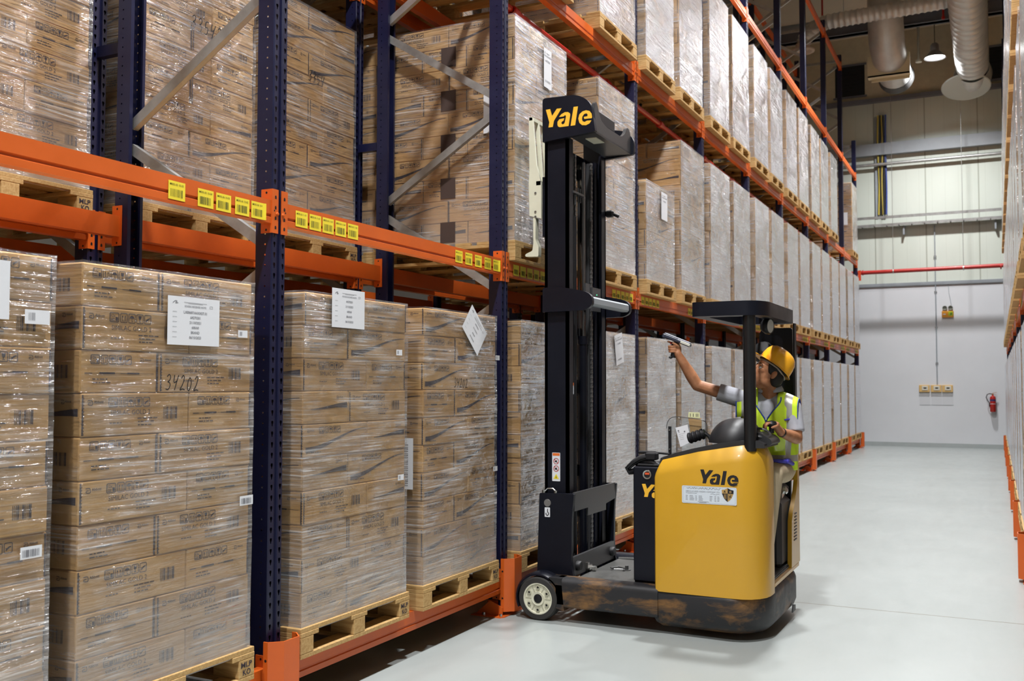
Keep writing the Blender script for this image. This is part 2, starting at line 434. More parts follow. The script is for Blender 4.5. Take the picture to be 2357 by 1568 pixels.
m=MB(); m.box((XL,YF,-.2),(XR,YW,0)); struct('floor',m,FLOOR)
m=MB(); m.box((XL,YW,0),(XR,YW+.2,4.13)); m.box((XL,YW+.02,4.13),(XR,YW+.2,ZC),m=1); struct('wall_back',m,[MASON,PANEL])
m=MB(); m.box((XL-.2,YF,0),(XL,YW+.2,ZC)); struct('wall_left',m,WALLSIDE)
m=MB(); m.box((XR,YF,0),(XR+.2,YW+.2,ZC)); struct('wall_right',m,WALLSIDE)
m=MB(); m.box((XL-.2,YF-.2,0),(XR+.2,YF,ZC)); struct('wall_front',m,WALLSIDE)
m=MB(); m.box((XL-.2,YF-.2,ZC),(XR+.2,YW+.2,ZC+.2)); struct('ceiling',m,CEIL)
m=MB(); m.box((XL,YW-.012,0),(XR,YW,.105)); struct('baseboard_back',m,SKIRT)
m=MB(); m.box((XL,YW-.03,4.09),(XR,YW+.01,4.17)); struct('trim_1',m,GREYSTEEL)                      # flashing between plaster and panels
m=MB(); m.box((XL,YW-.16,7.50),(XR,YW-.15,7.80)); m.box((XL,YW-.15,7.79),(XR,YW+.02,7.80)); m.box((XL,YW-.15,7.50),(XR,YW+.02,7.51)); struct('trim_2',m,GREYSTEEL)   # channel girt
m=MB(); m.box((XL,YW-.14,8.90),(XR,YW+.02,9.0)); m.box((XL,YW-.02,9.0),(XR,YW+.02,ZC),m=1); struct('trim_3',m,[DKSTEEL,mat('upper_wall_sheet',srgb(206,196,170),.6,var=.1)])   # ledge and the sheet above it
m=MB(); m.box((XL,19.9,9.72),(XR,20.06,10.0)); m.box((XL,19.85,9.98),(XR,20.11,10.0)); m.box((XL,19.85,9.72),(XR,20.11,9.74)); struct('trim_4',m,DKSTEEL)  # roof beam
m=MB(); m.box((XL,14.0,9.9),(XR,14.2,10.2)); struct('trim_5',m,DKSTEEL)
for i,yy in enumerate((15.6,17.2,18.8,21.4)):
    m=MB(); m.box((XL,yy,ZC-.18),(XR,yy+.07,ZC)); struct('trim_%d'%(6+i),m,GREYSTEEL)
# louvre openings high in the back wall
for i,(x0,x1) in enumerate(((-.62,.12),(2.98,3.75))):
    m=MB(); m.box((x0,YW-.03,9.15),(x1,YW-.015,9.95)); m.box((x0-.05,YW-.05,9.1),(x1+.05,YW-.02,9.15),m=1); m.box((x0-.05,YW-.05,9.95),(x1+.05,YW-.02,10),m=1)
    for k in range(9): m.box((x0,YW-.045,9.19+k*.085),(x1,YW-.03,9.2+k*.085))
    struct('window_%d'%(i+1),m,[BLACKHOLE,DKSTEEL])
# lower pipe rail under the girt, cable tray, conduits
m=MB(); m.tube([(XL,YW-.15,7.25),(XR,YW-.15,7.25)],.042,12); tag(obj('steel_rail_pipe',m,GALV),'grey horizontal pipe just under the channel girt on the back wall','pipe')
t=thing('cable_tray','galvanised cable tray with black cables running across the back wall','cable tray',(1.6,YW-.1,5.7))
m=MB()
for z in (5.86,5.66): m.box((-4.5,YW-.2,z-.035),(4.8,YW-.19,z+.035))
for k in range(32): m.box((-4.5+k*.3,YW-.2,5.63),(-4.47+k*.3,YW-.02,5.65))
obj('tray',m,GALV,t)
m=MB()
for k in range(5): m.tube([(-4.5,YW-.17+.03*k,5.69),(0,YW-.17+.03*k,5.685+.006*(k%2)),(4.8,YW-.17+.03*k,5.69)],.013,8)
obj('cables',m,BLACKPL,t)
for k in range(4):
    m=MB(); m.box((-3.2+k*2.1,YW-.14,5.40),(-3.16+k*2.1,YW-.005,5.625)); obj('bracket',m,GREYSTEEL,t)
def cable_bundle():
    t=thing('cable_bundle','yellow, blue and black cables hanging in a vertical bundle on the back wall','cable',(.52,YW-.06,7.0))
    m=MB(); m.box((.34,YW-.03,5.9),(.42,YW+.015,8.5)); m.box((.62,YW-.03,5.9),(.63,YW+.015,8.5)); obj('channel',m,GREYSTEEL,t)
    cols=[srgb(196,176,70),(.012,.012,.012),srgb(190,170,80),(.014,.014,.02),srgb(54,74,150)]
    for k in range(5):
        m=MB(); pts=[(.43+.045*k+.012*sin(z*3+k*1.7),YW-.07+.012*cos(z*2+k),z) for z in [8.55-.2*j for j in range(14)]]
        m.tube(pts,.02,8); obj('cable',m,mat('cable_sheath',cols[k],.5),t)
cable_bundle()
t=thing('conduit','thin vertical grey conduit running down the back wall to the sockets','conduit',(1.74,YW-.03,3.0))
m=MB(); m.tube([(1.735,YW-.03,5.60),(1.735,YW-.025,5.5),(1.735,YW-.025,5.3),(1.735,YW-.025,1.57)],.013,8); obj('tube',m,GREYSTEEL,t)
for z in (2.1,3.0,3.9,4.8):
    m=MB(); m.box((1.705,YW-.03,z),(1.765,YW,z+.025)); obj('clip',m,STEEL,t)
for i,x in enumerate((1.436,1.708,1.968)):
    t=thing('wall_socket',('sand coloured wall socket box, the one nearest the shelving beside the truck','sand coloured wall socket box with the conduit entering from above','sand coloured wall socket box, the one nearest the fire extinguisher')[i],'socket',(x,YW,1.467),'socket boxes on the back wall')
    m=MB(); m.box((x-.125,YW-.05,1.38),(x+.125,YW,1.56),bev=.008); obj('box',m,mat('sand_plastic',srgb(214,176,112),.5),t)
    m=MB(); m.box((x-.06,YW-.062,1.425),(x+.085,YW-.05,1.535),bev=.006); obj('cover',m,mat('pale_plastic',srgb(214,210,196),.4),t)
    m=MB(); m.box((x-.02,YW-.066,1.47),(x+.05,YW-.062,1.5)); obj('opening',m,BLACKPL,t)
    m=MB(); m.box((x-.12,YW-.003,1.06),(x+.13,YW,1.372)); m.box((x-.122,YW-.004,1.05),(x+.132,YW-.002,1.056),m=1); obj('backplate',m,[mat('off_white_plate',srgb(206,208,212),.6),GREYSTEEL],t)
t=thing('emergency_light','orange emergency light with two round lamps and a running-figure sign','emergency light',(2.0,YW,3.33))
m=MB(); m.box((1.87,YW-.07,3.25),(2.14,YW,3.41),bev=.008); obj('housing',m,mat('orange_plastic',srgb(226,150,30),.45),t)
for x in (1.94,2.07):
    m=MB(); m.lathe([(.0,-.05),(.045,-.05),(.055,-.03),(.058,.0),(.045,.0),(.03,-.03),(0,-.03)],(x,YW-.05,3.49),(0,-1,0),16); m.cyl((x,YW-.03,3.4),(x,YW-.03,3.45),.012,n=8); obj('lamp_head',m,[mat('lamp_shell',srgb(120,122,112),.4)],t)
m=MB(); m.box((2.02,YW-.073,3.29),(2.125,YW-.07,3.4)); obj('exit_sign',m,mat('green_sign',srgb(190,205,30),.5),t)
m=MB()
m.flats([disc(.075,.088,.010,10),[(.045,.045),(.06,.075),(.085,.07),(.075,.05),(.09,.03),(.08,.02),(.062,.042),(.05,.015),(.038,.018)],[(.06,.075),(.04,.062),(.036,.068),(.058,.083)],[(.08,.072),(.098,.06),(.096,.054),(.078,.064)]],(2.02,YW-.0735,3.285),(1,0,0),(0,0,1),(0,-1,0)); obj('running_figure',m,mat('sign_green_ink',srgb(20,110,50),.6),t)
m=MB(); m.box((1.90,YW-.072,3.32),(1.96,YW-.07,3.345)); obj('label',m,PAPER,t)
m=MB(); m.tube([(2.09,YW-.03,3.54),(2.07,YW-.01,3.7),(2.04,YW-.01,3.85),(2.03,YW-.01,4.1)],.005,6); obj('wire',m,GREYSTEEL,t)
def extinguisher():
    x,y=2.98,YW-.10
    t=thing('fire_extinguisher','red fire extinguisher hung on the white back wall','fire extinguisher',(x,y,.9))
    m=MB(); m.lathe([(0,0),(.06,0),(.068,.015),(.068,.33),(.06,.365),(.03,.39),(.018,.40),(.018,.42),(0,.42)],(x,y,.905),(0,0,1),20); obj('cylinder',m,RED,t)
    m=MB(); m.lathe([(.0685,.26),(.0685,.31)],(x,y,.905),(0,0,1),20); obj('label_band',m,mat('dark_blue_label',srgb(60,40,90),.5),t)
    m=MB(); m.lathe([(.0687,.19),(.0687,.2)],(x,y,.905),(0,0,1),20); obj('label_line',m,PAPER,t)
    m=MB(); m.cyl((x,y,1.325),(x,y,1.35),.022,n=10); m.bar((x-.01,y,1.36),(x+.09,y,1.385),.02,.008); m.bar((x-.01,y,1.345),(x+.08,y,1.33),.02,.008); obj('valve',m,mat('brass_valve',srgb(190,120,50),.4,metal=.6),t)
    m=MB(); m.tube([(x-.02,y,1.34),(x-.07,y-.01,1.35),(x-.12,y-.01,1.33),(x-.145,y-.01,1.26),(x-.12,y-.01,1.19),(x-.075,y-.01,1.12)],.011,8); m.cyl((x-.075,y-.01,1.12),(x-.07,y-.01,1.03),.014,n=8); obj('hose',m,BLACKPL,t)
    m=MB(); m.box((x-.03,YW-.05,1.24),(x+.03,YW,1.28)); obj('wall_mount',m,GALV,t)
extinguisher()
# red fire main crossing the aisle at the far rack ends
t=thing('fire_pipe','red fire pipe crossing the aisle high in front of the back wall','pipe',(1.6,22.45,4.42))
m=MB(); m.tube([(-.45,22.45,4.40),(3.7,22.45,4.43)],.05,14); obj('tube',m,RED,t)
for x in (-.02,.06,3.2):
    m=MB(); m.lathe([(.05,0),(.066,0),(.066,.03),(.05,.03)],(x,22.45,4.405),(1,0,0),14); obj('coupling',m,RED,t)
for x in (.8,2.4):
    m=MB(); m.tube([(x,22.45,4.47),(x,22.45,ZC)],.006,6); m.lathe([(.052,-.012),(.058,-.012),(.058,.012),(.052,.012)],(x,22.45,4.41),(1,0,0),14); obj('pipe_hanger',m,GALV,t)
m=MB(); m.box((-.03,22.36,4.2),(.04,22.39,4.46)); obj('end_plate',m,mat('orange_red_plate',srgb(214,74,36),.4),t)

# ------------------------------------------------------------------ ducts under the roof
DUCT=mat('galvanised_duct',(.55,.56,.55),.45,metal=.35,var=.18,vscale=3)
t=thing('air_duct','large round galvanised duct ending in a slanted flange near the back wall','duct',(2.68,19,8.95))
m=MB(); pr=[]
for k in range(26): pr+=[(.35,k*.32),(.356,k*.32+.01),(.35,k*.32+.02)]
m.lathe(pr,(2.70,13.0,8.95),(0,1,0),28); obj('tube',m,DUCT,t)
for y in (15,18): m=MB(); m.tube([(2.70,y,9.3),(2.70,y,ZC)],.008,6); obj('hanger',m,GALV,t)
m=MB(); m.lathe([(.36,0),(.39,.25),(.42,.5),(0.42,.52),(0,.52)],(2.70,21.2,8.95),(0,1,-.05),28); obj('end_cap',m,DUCT,t)
m=MB(); m.lathe([(0,0),(.52,0),(.54,.015),(.52,.03),(0,.03)],(2.55,21.5,8.58),(0,.35,1),28); obj('flange',m,mat('pale_duct_flange',srgb(176,186,184),.5),t)
t=thing('air_duct','round galvanised duct with a cream square collar, ending in a dark ring','duct',(1.0,19,9.0))
m=MB(); pr=[]
q=[V((1.08,18.3,ZC)),V((1.08,18.3,9.6)),V((1.08,18.34,9.25)),V((1.08,18.5,9.0)),V((1.08,18.75,8.86))]+[V((1.08,19.0+.1*k,8.82-.002*k)) for k in range(15)]
m=MB(); m.tube(q,[.36 if k%3 else .367 for k in range(len(q))],26); obj('tube',m,DUCT,t)
m=MB(); m.tube([(1.08,19.9,9.15),(1.08,19.9,ZC)],.008,6); obj('hanger',m,GALV,t)
m=MB(); m.lathe([(.37,0),(.40,.3),(.34,.32),(0,.32)],(1.09,20.35,8.79),(0,1,0),26); obj('end_ring',m,mat('dark_duct_mesh',(.05,.05,.05),.6,bump=.5,bscale=60),t)
m=MB(); m.box((.62,19.1,8.40),(1.50,19.13,8.86)); m.box((.68,19.3,8.34),(1.48,19.33,8.62)); m.box((.62,19.1,8.40),(1.50,19.33,8.43)); obj('collar',m,mat('cream_sheet',srgb(214,206,176),.6),t)
t=thing('flexible_duct','ribbed flexible duct crossing below the roof to a white round diffuser','duct',(1,16.9,9))
pts=[(2.36,17.72,9.36)]+[(2.36-.236*k,17.72+.005*k,9.355-.003*k) for k in range(1,11)]
pts+=[(-.2,17.82,9.31),(-.42,17.96,9.25),(-.55,18.08,9.14),(-.6,18.12,9.02)]
q=[];r=[]
for i in range(len(pts)-1):
    for k in range(6):
        f=k/6; q.append(V(pts[i]).lerp(V(pts[i+1]),f)); r.append(.155+(.012 if k%3==0 else -.004))
m=MB(); m.tube(q,r,14); obj('tube',m,DUCT,t)
m=MB(); m.tube([(.3,17.77,9.5),(.3,17.77,ZC)],.006,6); obj('hanger',m,GALV,t)
m=MB(); m.lathe([(.15,.0),(.15,-.1),(.25,-.14),(.25,-.17),(.2,-.17),(.13,-.12),(0,-.12)],(-.61,18.12,9.04),(0,0,1),24); obj('diffuser',m,mat('white_diffuser',srgb(206,196,186),.5),t)
m=MB(); m.tube([(1.60,20.35,ZC),(1.60,20.35,9.05)],.03,8); m.lathe([(.0,0),(.07,0),(.06,.06),(0,.07)],(1.60,20.35,8.98),(0,0,1),12); tag(obj('hanging_pipe',m,mat('pale_pipe',srgb(170,165,150),.5)),'pale vertical pipe with a round end beside the duct','pipe')

for i,(x,y,z) in enumerate(((-.32,19.0,9.3),(2.18,19.2,9.55),(-.75,16.0,9.4))):
    m=MB(); m.tube([(x,y,ZC),(x,y,z)],.022,8); m.lathe([(0,0),(.04,0),(.03,-.05),(0,-.06)],(x,y,z),(0,0,1),10)
    tag(obj('hanging_sprinkler',m,RED),('red sprinkler drop under the roof between the racks and the square-collared duct','red sprinkler drop under the roof beside the large round duct','red sprinkler drop under the roof above the far end of the racks')[i],'sprinkler','red sprinkler drops under the roof')
# ------------------------------------------------------------------ high-bay lamps
LAMPS=[(1.95,20.2,8.98),(1.75,14.6,8.75),(1.7,9.0,8.75),(1.7,4.0,8.75),(1.7,-1.0,8.75),(1.7,-6.0,8.75),(-4.6,0.5,8.75),(-4.6,8,8.75),(-4.6,15.5,8.75)]
NAMES=['glowing round high-bay lamp hanging in the aisle near the back wall','high-bay lamp over the aisle, second from the back wall','high-bay lamp over the aisle, third from the back wall','high-bay lamp over the aisle above the reach truck','high-bay lamp over the near end of the aisle','high-bay lamp over the aisle behind the camera','high-bay lamp over the next aisle, near end','high-bay lamp over the middle of the next aisle','high-bay lamp over the far end of the next aisle']
LENS=mat('lamp_lens',(.9,.9,.9),.4,emit=(1,.98,.95),estr=30)
HOUS=mat('lamp_housing',(.25,.25,.26),.4,metal=.5)
LAMP_W=[310,330,310,345,450,430,55,55,55]
for (x,y,z),nm,w in zip(LAMPS,NAMES,LAMP_W):
    t=thing('high_bay_lamp',nm,'lamp',(x,y,z),'high-bay lamps')
    m=MB(); m.lathe([(.06,.34),(.09,.30),(.1,.16),(.17,.08),(.235,.0),(.225,.0),(.16,.07),(0,.08)],(x,y,z),(0,0,1),24); obj('housing',m,HOUS,t)
    m=MB(); m.lathe([(0,.02),(.2,.02),(.2,.03),(0,.035)],(x,y,z),(0,0,1),24); obj('lens',m,LENS,t)
    m=MB(); m.tube([(x,y,z+.34),(x,y,ZC)],.008,6); obj('hanger',m,BLACKPL,t)
    ld=bpy.data.lights.new('lamp_light','AREA'); ld.shape='DISK'; ld.size=.40; ld.energy=w; ld.color=(.985,.99,1); ld.spread=radians(142)
    lo=bpy.data.objects.new('lamp_light',ld); COL.objects.link(lo); lo.location=(0,0,.012); lo.parent=t

# ------------------------------------------------------------------ racking
def yU(n): return (n-1)*2.4+(.4025 if n>=3 else 0)          # uprights 1..10; 0 stands behind the camera
ZL={0:.14,1:2.33,2:4.53,3:6.73,4:8.83}                         # underside of the beams of each level
BH=.11
def post_mesh(h):
    """perforated omega-section upright: face towards +x at x=0, 0.1 wide, 0.1 deep"""
    m=MB(); n=int(h/.05)
    hole=[(-.006,.012),(.006,.012),(.008,.004),(.0035,-.006),(.0025,-.014),(-.0025,-.014),(-.0035,-.006),(-.008,.004)]
    cell=[(-.0145,.025),(.0145,.025),(.0145,.008),(.0145,-.008),(.0145,-.025),(-.0145,-.025),(-.0145,-.008),(-.0145,.008)]
    hole=[hole[0],hole[1],hole[2],hole[3],hole[4],hole[5],hole[6],hole[7]]
    o8=[(.0045*cos(a),.0045*sin(a)) for a in [3*pi/4-i*pi/4 for i in range(8)]]
    c8=[(-.012,.025),(0,.025),(.012,.025),(.012,0),(.012,-.025),(0,-.025),(-.012,-.025),(-.012,0)]
    def cells(fn,cell,hole):
        for i in range(n):
            z=i*.05+.025; vs=[fn(a,z+b) for a,b in cell]+[fn(a,z+b) for a,b in hole]
            m.add(vs,[(j,(j+1)%8,8+(j+1)%8,8+j) for j in range(8)])
    H=n*.05
    for s in (-1,1):
        cells(lambda a,z,s=s:(0,s*.0305+a,z),cell,hole)
        # chamfer to the side, groove wall
        m.add([(0,s*.045,0),(0,s*.045,H),(-.005,s*.05,H),(-.005,s*.05,0)],[(0,1,2,3)])
        m.add([(0,s*.016,0),(0,s*.016,H),(-.011,s*.011,H),(-.011,s*.011,0)],[(0,1,2,3)])
        # side with bolt holes
        m.add([(-.005,s*.05,0),(-.005,s*.05,H),(-.028,s*.05,H),(-.028,s*.05,0)],[(0,1,2,3)])
        cells(lambda a,z,s=s:(-.04+a,s*.05,z),c8,o8)
        m.add([(-.052,s*.05,0),(-.052,s*.05,H),(-.098,s*.05,H),(-.098,s*.05,0)],[(0,1,2,3)])
        m.add([(-.098,s*.05,0),(-.098,s*.05,H),(-.1,s*.03,H),(-.1,s*.03,0)],[(0,1,2,3)])
        # inner skins so that the section reads as folded sheet
        m.add([(-.098,s*.047,0),(-.098,s*.047,H),(-.052,s*.047,H),(-.052,s*.047,0)],[(0,1,2,3)])
    m.add([(-.011,-.011,0),(-.011,-.011,H),(-.011,.011,H),(-.011,.011,0)],[(0,1,2,3)])
    return m.mesh('post',BLUE,smooth=30)
POST={}
def post(h):
    if h not in POST: POST[h]=post_mesh(h)
    return POST[h]
BRM={}
FD=1.05                                                       # frame depth
def brace_mesh(j):
    """channel brace between the posts of a frame, rising or falling by j"""
    if j in BRM: return BRM[j]
    m=MB(); a=V((-.075,0,0)); b=V((-FD+.075,0,j)); d=(b-a).normalized(); up=V((0,0,1)); u=(up-d*up.dot(d)).normalized(); w=.024
    for off,ht,yy in ((0,.052,-.016),):
        m.bar(a+V((0,-.016,0)),b+V((0,-.016,0)),.003,.052,up=u)
        m.bar(a+u*.025,b+u*.025,.034,.003,up=u); m.bar(a-u*.025,b-u*.025,.034,.003,up=u)
        m.bar(a+u*.022+V((0,.0155,0)),b+u*.022+V((0,.0155,0)),.003,.009,up=u); m.bar(a-u*.022+V((0,.0155,0)),b-u*.022+V((0,.0155,0)),.003,.009,up=u)
    BRM[j]=m.mesh('brace',GALV,smooth=30); return BRM[j]
m=MB(); m.box((-.12,-.07,0),(.0,.07,.008)); m.box((-.1,-.056,.004),(-.02,-.051,.09)); m.box((-.1,.051,.004),(-.02,.056,.09))
FOOT=m.mesh('foot_plate',ORANGE)
ORD=['zeroth','first','second','third','fourth','fifth','sixth','seventh','eighth','ninth','tenth','eleventh']
def upright_frame(x,y,h,label,rot=0,detail=True):
    t=thing('upright_frame',label,'upright frame',(x,y,0),'blue upright frames of the racking',rot)
    pm=post(h)
    link('post',pm,t,(0,0,.008)); link('post',pm,t,(-FD,0,.008),pi)
    link('foot_plate',FOOT,t,(0,0,0)); link('foot_plate',FOOT,t,(-FD,0,0),pi)
    k=0; z=.14
    link('brace',brace_mesh(0),t,(0,0,.1)) if detail else None
    while z+.68<h:      # zigzag: rear node first
        up=(k%2==0)
        if up: link('brace',brace_mesh(-.56),t,(0,0,z+.62))
        else: link('brace',brace_mesh(.56),t,(0,0,z+.06))
        z+=.68; k+=1
    link('brace',brace_mesh(0),t,(0,0,h-.12)); return t
def beam_mesh(L):
    """stepped box beam along y, face at x=0"""
    pr=[(0,.11),(0,.044),(-.007,.040),(-.007,.032),(0,.028),(0,0),(-.05,0),(-.05,.11)]
    m=MB(); m.prism(pr,(0,0,0),(1,0,0),(0,0,1),(0,L,0)); return m.mesh('beam_section',ORANGE,smooth=20)
def connector_mesh(s):
    """hooked end plate: flange on the post face and cheek on its side; s=+1 for the end at larger y"""
    m=MB()
    # flange with slots, y from 0 to .042 away from the beam end
    W=.040; ys=(0,W)
    m.box((.001,0,-.045),(.006,s*W,.165)); m.box((-.062,s*-.004,-.045),(.006,0,.165))
    for z in (.125,.075,.025,-.02):
        m.flat([(s*.020-.006,z-.006),(s*.020+.006,z-.006),(s*.020+.006,z+.006),(s*.020,z+.012),(s*.020-.006,z+.006)],(.0064,0,0),(0,1,0),(0,0,1),(1,0,0),m=1)
    m.flat(disc(s*.012,.062,.0045,8),(.0064,0,0),(0,1,0),(0,0,1),(1,0,0),m=1)
    m.lathe([(0,.008),(.007,.007),(.009,.0)],(.006,s*.031,.048),(1,0,0),10)
    for z in (.148,-.03): m.flat(disc(-.03,z,.006,8),(0,s*-.0044,0),(1,0,0),(0,0,1),(0,-s,0),m=1)
    return m.mesh('connector',[ORANGE,BLACKPL],smooth=30)
CONN={s:connector_mesh(s) for s in (-1,1)}
BEAMS={}
def sticker_mesh(txt,seed,curl=0):
    m=MB(); w,h=.094,.078
    vs=[];nx=6
    for i in range(nx+1):
        y=i/nx*w; c=max(0,(i/nx-.75))**2*.12*curl
        vs+=[(.0015+c,y,0),(.0015+c,y,h)]
    m.add(vs,[(2*i,2*i+2,2*i+3,2*i+1) for i in range(nx)],0)
    w2=w*.74
    m.flats(shift(barcode(.012,.012,w-.014,.045,13,seed),0,0),(.0022,0,0),(0,1,0),(0,0,1),(1,0,0),1)
    if txt: m.flats(shift(text_polys(txt,.0125,0,.004),.008,.060),(.0022,0,0),(0,1,0),(0,0,1),(1,0,0),1)
    return m.mesh('label_sticker',[YPAPER,OLIVE],smooth=0)
STK=[sticker_mesh('',i) for i in range(3)]
def load_beam(x,y0,y1,z,face,label,stickers=(),codes=None):
    """face=+1: step towards +x. Child coordinates: x out of the face, y along the beam (mirrored for face -1)"""
    L=y1-y0
    t=thing('load_beam',label,'rack beam',(x,y0 if face>0 else y1,z),'orange load beams of the racking',0 if face>0 else pi)
    if round(L,3) not in BEAMS: BEAMS[round(L,3)]=beam_mesh(L)
    link('beam_section',BEAMS[round(L,3)],t); link('connector',CONN[-1],t,(0,0,0)); link('connector',CONN[1],t,(0,L,0))
    for i,(yy,zz) in enumerate(stickers):
        me=STK[i%3] if codes is None else sticker_mesh(codes[i],i+len(codes)*3,1.0 if (i==len(codes)-1) else 0)
        link('label_sticker',me,t,(0,yy,zz))
    return t
LV={0:'floor',1:'middle',2:'upper',3:'top',4:'highest'}
# the rack beside the truck (A), its back-to-back neighbour (B) and the rack across the aisle (C)
HTS={8:9.15,9:9.15,10:7.7}
YA=[-2.4]+[yU(n) for n in range(1,11)]
m=MB(); m.box((-1.238,-.02,0),(-FD-.001,.02,.06)); SPM=m.mesh('row_spacer',BLUE)
for n in range(1,11):
    fr_=upright_frame(0,yU(n),HTS.get(n,9.2),'blue perforated upright frame of the rack beside the truck, %s from the near end'%ORD[n])
    if n<4:
        for z in (1.2,3.32): link('row_spacer',SPM,fr_,(0,0,z))
upright_frame(0,-2.4,9.2,'blue upright frame of the rack beside the truck, the one before the photo begins')
for n in range(1,11):
    upright_frame(-1.24,yU(n),9.2 if n<10 else 7.7,'blue upright frame of the rear rack behind the truck-side rack, %s from the near end'%ORD[n],0)
for i in range(10):
    a,b=YA[i]+.052,YA[i+1]-.052; L=b-a
    bay='%s bay from the camera'%ORD[i+1]
    for lv in (0,1,2,3,4):
        if lv==4 and i==9: continue
        st=(); cd=None
        if lv==1:
            if i==0: st=[(1.648,.008),(1.815,.004),(1.925,.004),(2.045,.006),(2.152,.006)]; cd=['M005-05 10-05','M005-05 10-04','M005-06 10-03','M005-06 10-02','M005-06 10-01']
            elif i==1: st=[(.07,.012),(.178,.012),(.284,.012),(.392,.012),(.5,.012),(1.65,.014),(1.78,.014),(1.91,.014),(2.045,.014),(2.17,.014)]; cd=['M005-06 11-0%d'%k for k in (1,2,3,4,5)]+['M005-06 12-0%d'%k for k in (1,2,3,4,5)]
            else: st=[(.08+.115*k,.012) for k in range(5)]+[(L-.62+.115*k,.012) for k in range(5)]
        load_beam(0,a,b,ZL[lv],1,'orange front beam of the %s level, %s, truck-side rack'%(LV[lv],bay),st,cd)
        if lv<4 or i>=6: load_beam(-FD,a,b,ZL[lv],-1,'orange rear beam of the %s level, %s, truck-side rack'%(LV[lv],bay))
        if lv in (1,2) and i<7: load_beam(-2.29,a,b,ZL[lv],-1,'orange rear beam of the %s level, %s, rear rack row'%(LV[lv],bay))
        if lv in (1,2,3): load_beam(-1.24,a,b,ZL[lv],1,'orange front beam of the %s level, %s, rear rack row'%(LV[lv],bay))
XC=3.3
for n in range(2,11):
    upright_frame(XC,yU(n),9.0,'blue upright frame of the rack across the aisle, %s counted from the camera'%ORD[n-1],pi)
for i in range(2,10):
    a,b=YA[i]+.052,YA[i+1]-.052
    for lv in (0,1,2,3):
        st=[(.1+.115*k,.012) for k in range(5)] if lv==1 else ()
        load_beam(XC,a,b,ZL[lv],-1,'orange front beam of the %s level, %s bay of the rack across the aisle'%(LV[lv],ORD[i-1]),st)
# column guards
def guard_mesh():
    P=[(.014,-.105),(.040,-.105),(.095,-.055),(.095,.055),(.040,.105),(.014,.105)]
    B=[(.014,-.099),(.037,-.099),(.089,-.052),(.089,.052),(.037,.099),(.014,.099)]
    m=MB(); z0,z1=.03,.385
    m.prism(P+B[::-1],(0,0,z0),(1,0,0),(0,1,0),(0,0,z1-z0)); 
    for z in (.12,.30): m.flat(disc(.028,z,.007,8),(0,-.1055,0),(1,0,0),(0,0,1),(0,-1,0),m=1)
    return m.mesh('guard_shell',[ORANGE,BLACKPL],smooth=20)
def guard_foot():
    m=MB(); m.prism([(-.18,-.17),(.04,-.17),(.062,-.14),(.062,.14),(.04,.16),(-.1,.16),(-.1,.10),(.014,.09),(.014,-.09),(-.18,-.11)],(0,0,0),(1,0,0),(0,1,0),(0,0,.006))
    return m.mesh('foot_plate',ORANGE,smooth=20)
m=MB(); m.cyl((0,0,.005),(0,0,.024),.011,n=6)
GB=m.mesh('anchor_bolt',STEEL); m=MB(); m.prism([(-.17,.003),(.035,.003),(.035,.06),(-.06,.10)],(0,-.112,0),(1,0,0),(0,0,1),(0,-.005,0)); GG=m.mesh('gusset',ORANGE); GS=guard_mesh(); GF=guard_foot()
def guard(x,y,rot,label):
    t=thing('column_guard',label,'column guard',(x,y,0),'orange column guards',rot)
    link('guard_shell',GS,t); link('foot_plate',GF,t); link('gusset',GG,t)
    for p in ((.035,-.142),(-.09,-.148),(.03,.135)): link('anchor_bolt',GB,t,(p[0],p[1],0))
for n in range(1,11): guard(.012,yU(n),0,'orange steel column guard at the foot of the %s upright of the truck-side rack'%ORD[n])
for n in range(2,11): guard(XC-.012,yU(n),pi,'orange steel column guard at the foot of the %s upright across the aisle'%ORD[n-1])
# sprinkler pipe inside the rack under the upper beams
t=thing('sprinkler_pipe','red sprinkler pipe with couplings running inside the rack under the upper beams','pipe',(-.22,9,4.42))
m=MB(); m.tube([(-.24,1.0,4.46),(-.22,10.0,4.44),(-.22,22.3,4.40)],.028,10); obj('tube',m,RED,t)
for y in (2.95,4.95,6.6,8.4,10.8,13.2,15.6,18,20.4):
    m=MB(); m.lathe([(.028,0),(.040,.01),(.040,.09),(.028,.1)],(-.225,y,4.445),(0,1,0),10); obj('coupling',m,RED,t)
for y in (6.0,9.5,12.7,15.0):
    m=MB(); m.tube([(-.225,y,4.46),(-.225,y,4.50)],.012,8); m.lathe([(.012,0),(.02,0),(.012,.02),(0,.02)],(-.225,y,4.49),(0,0,1),8); obj('sprinkler_head',m,BLACKPL,t)
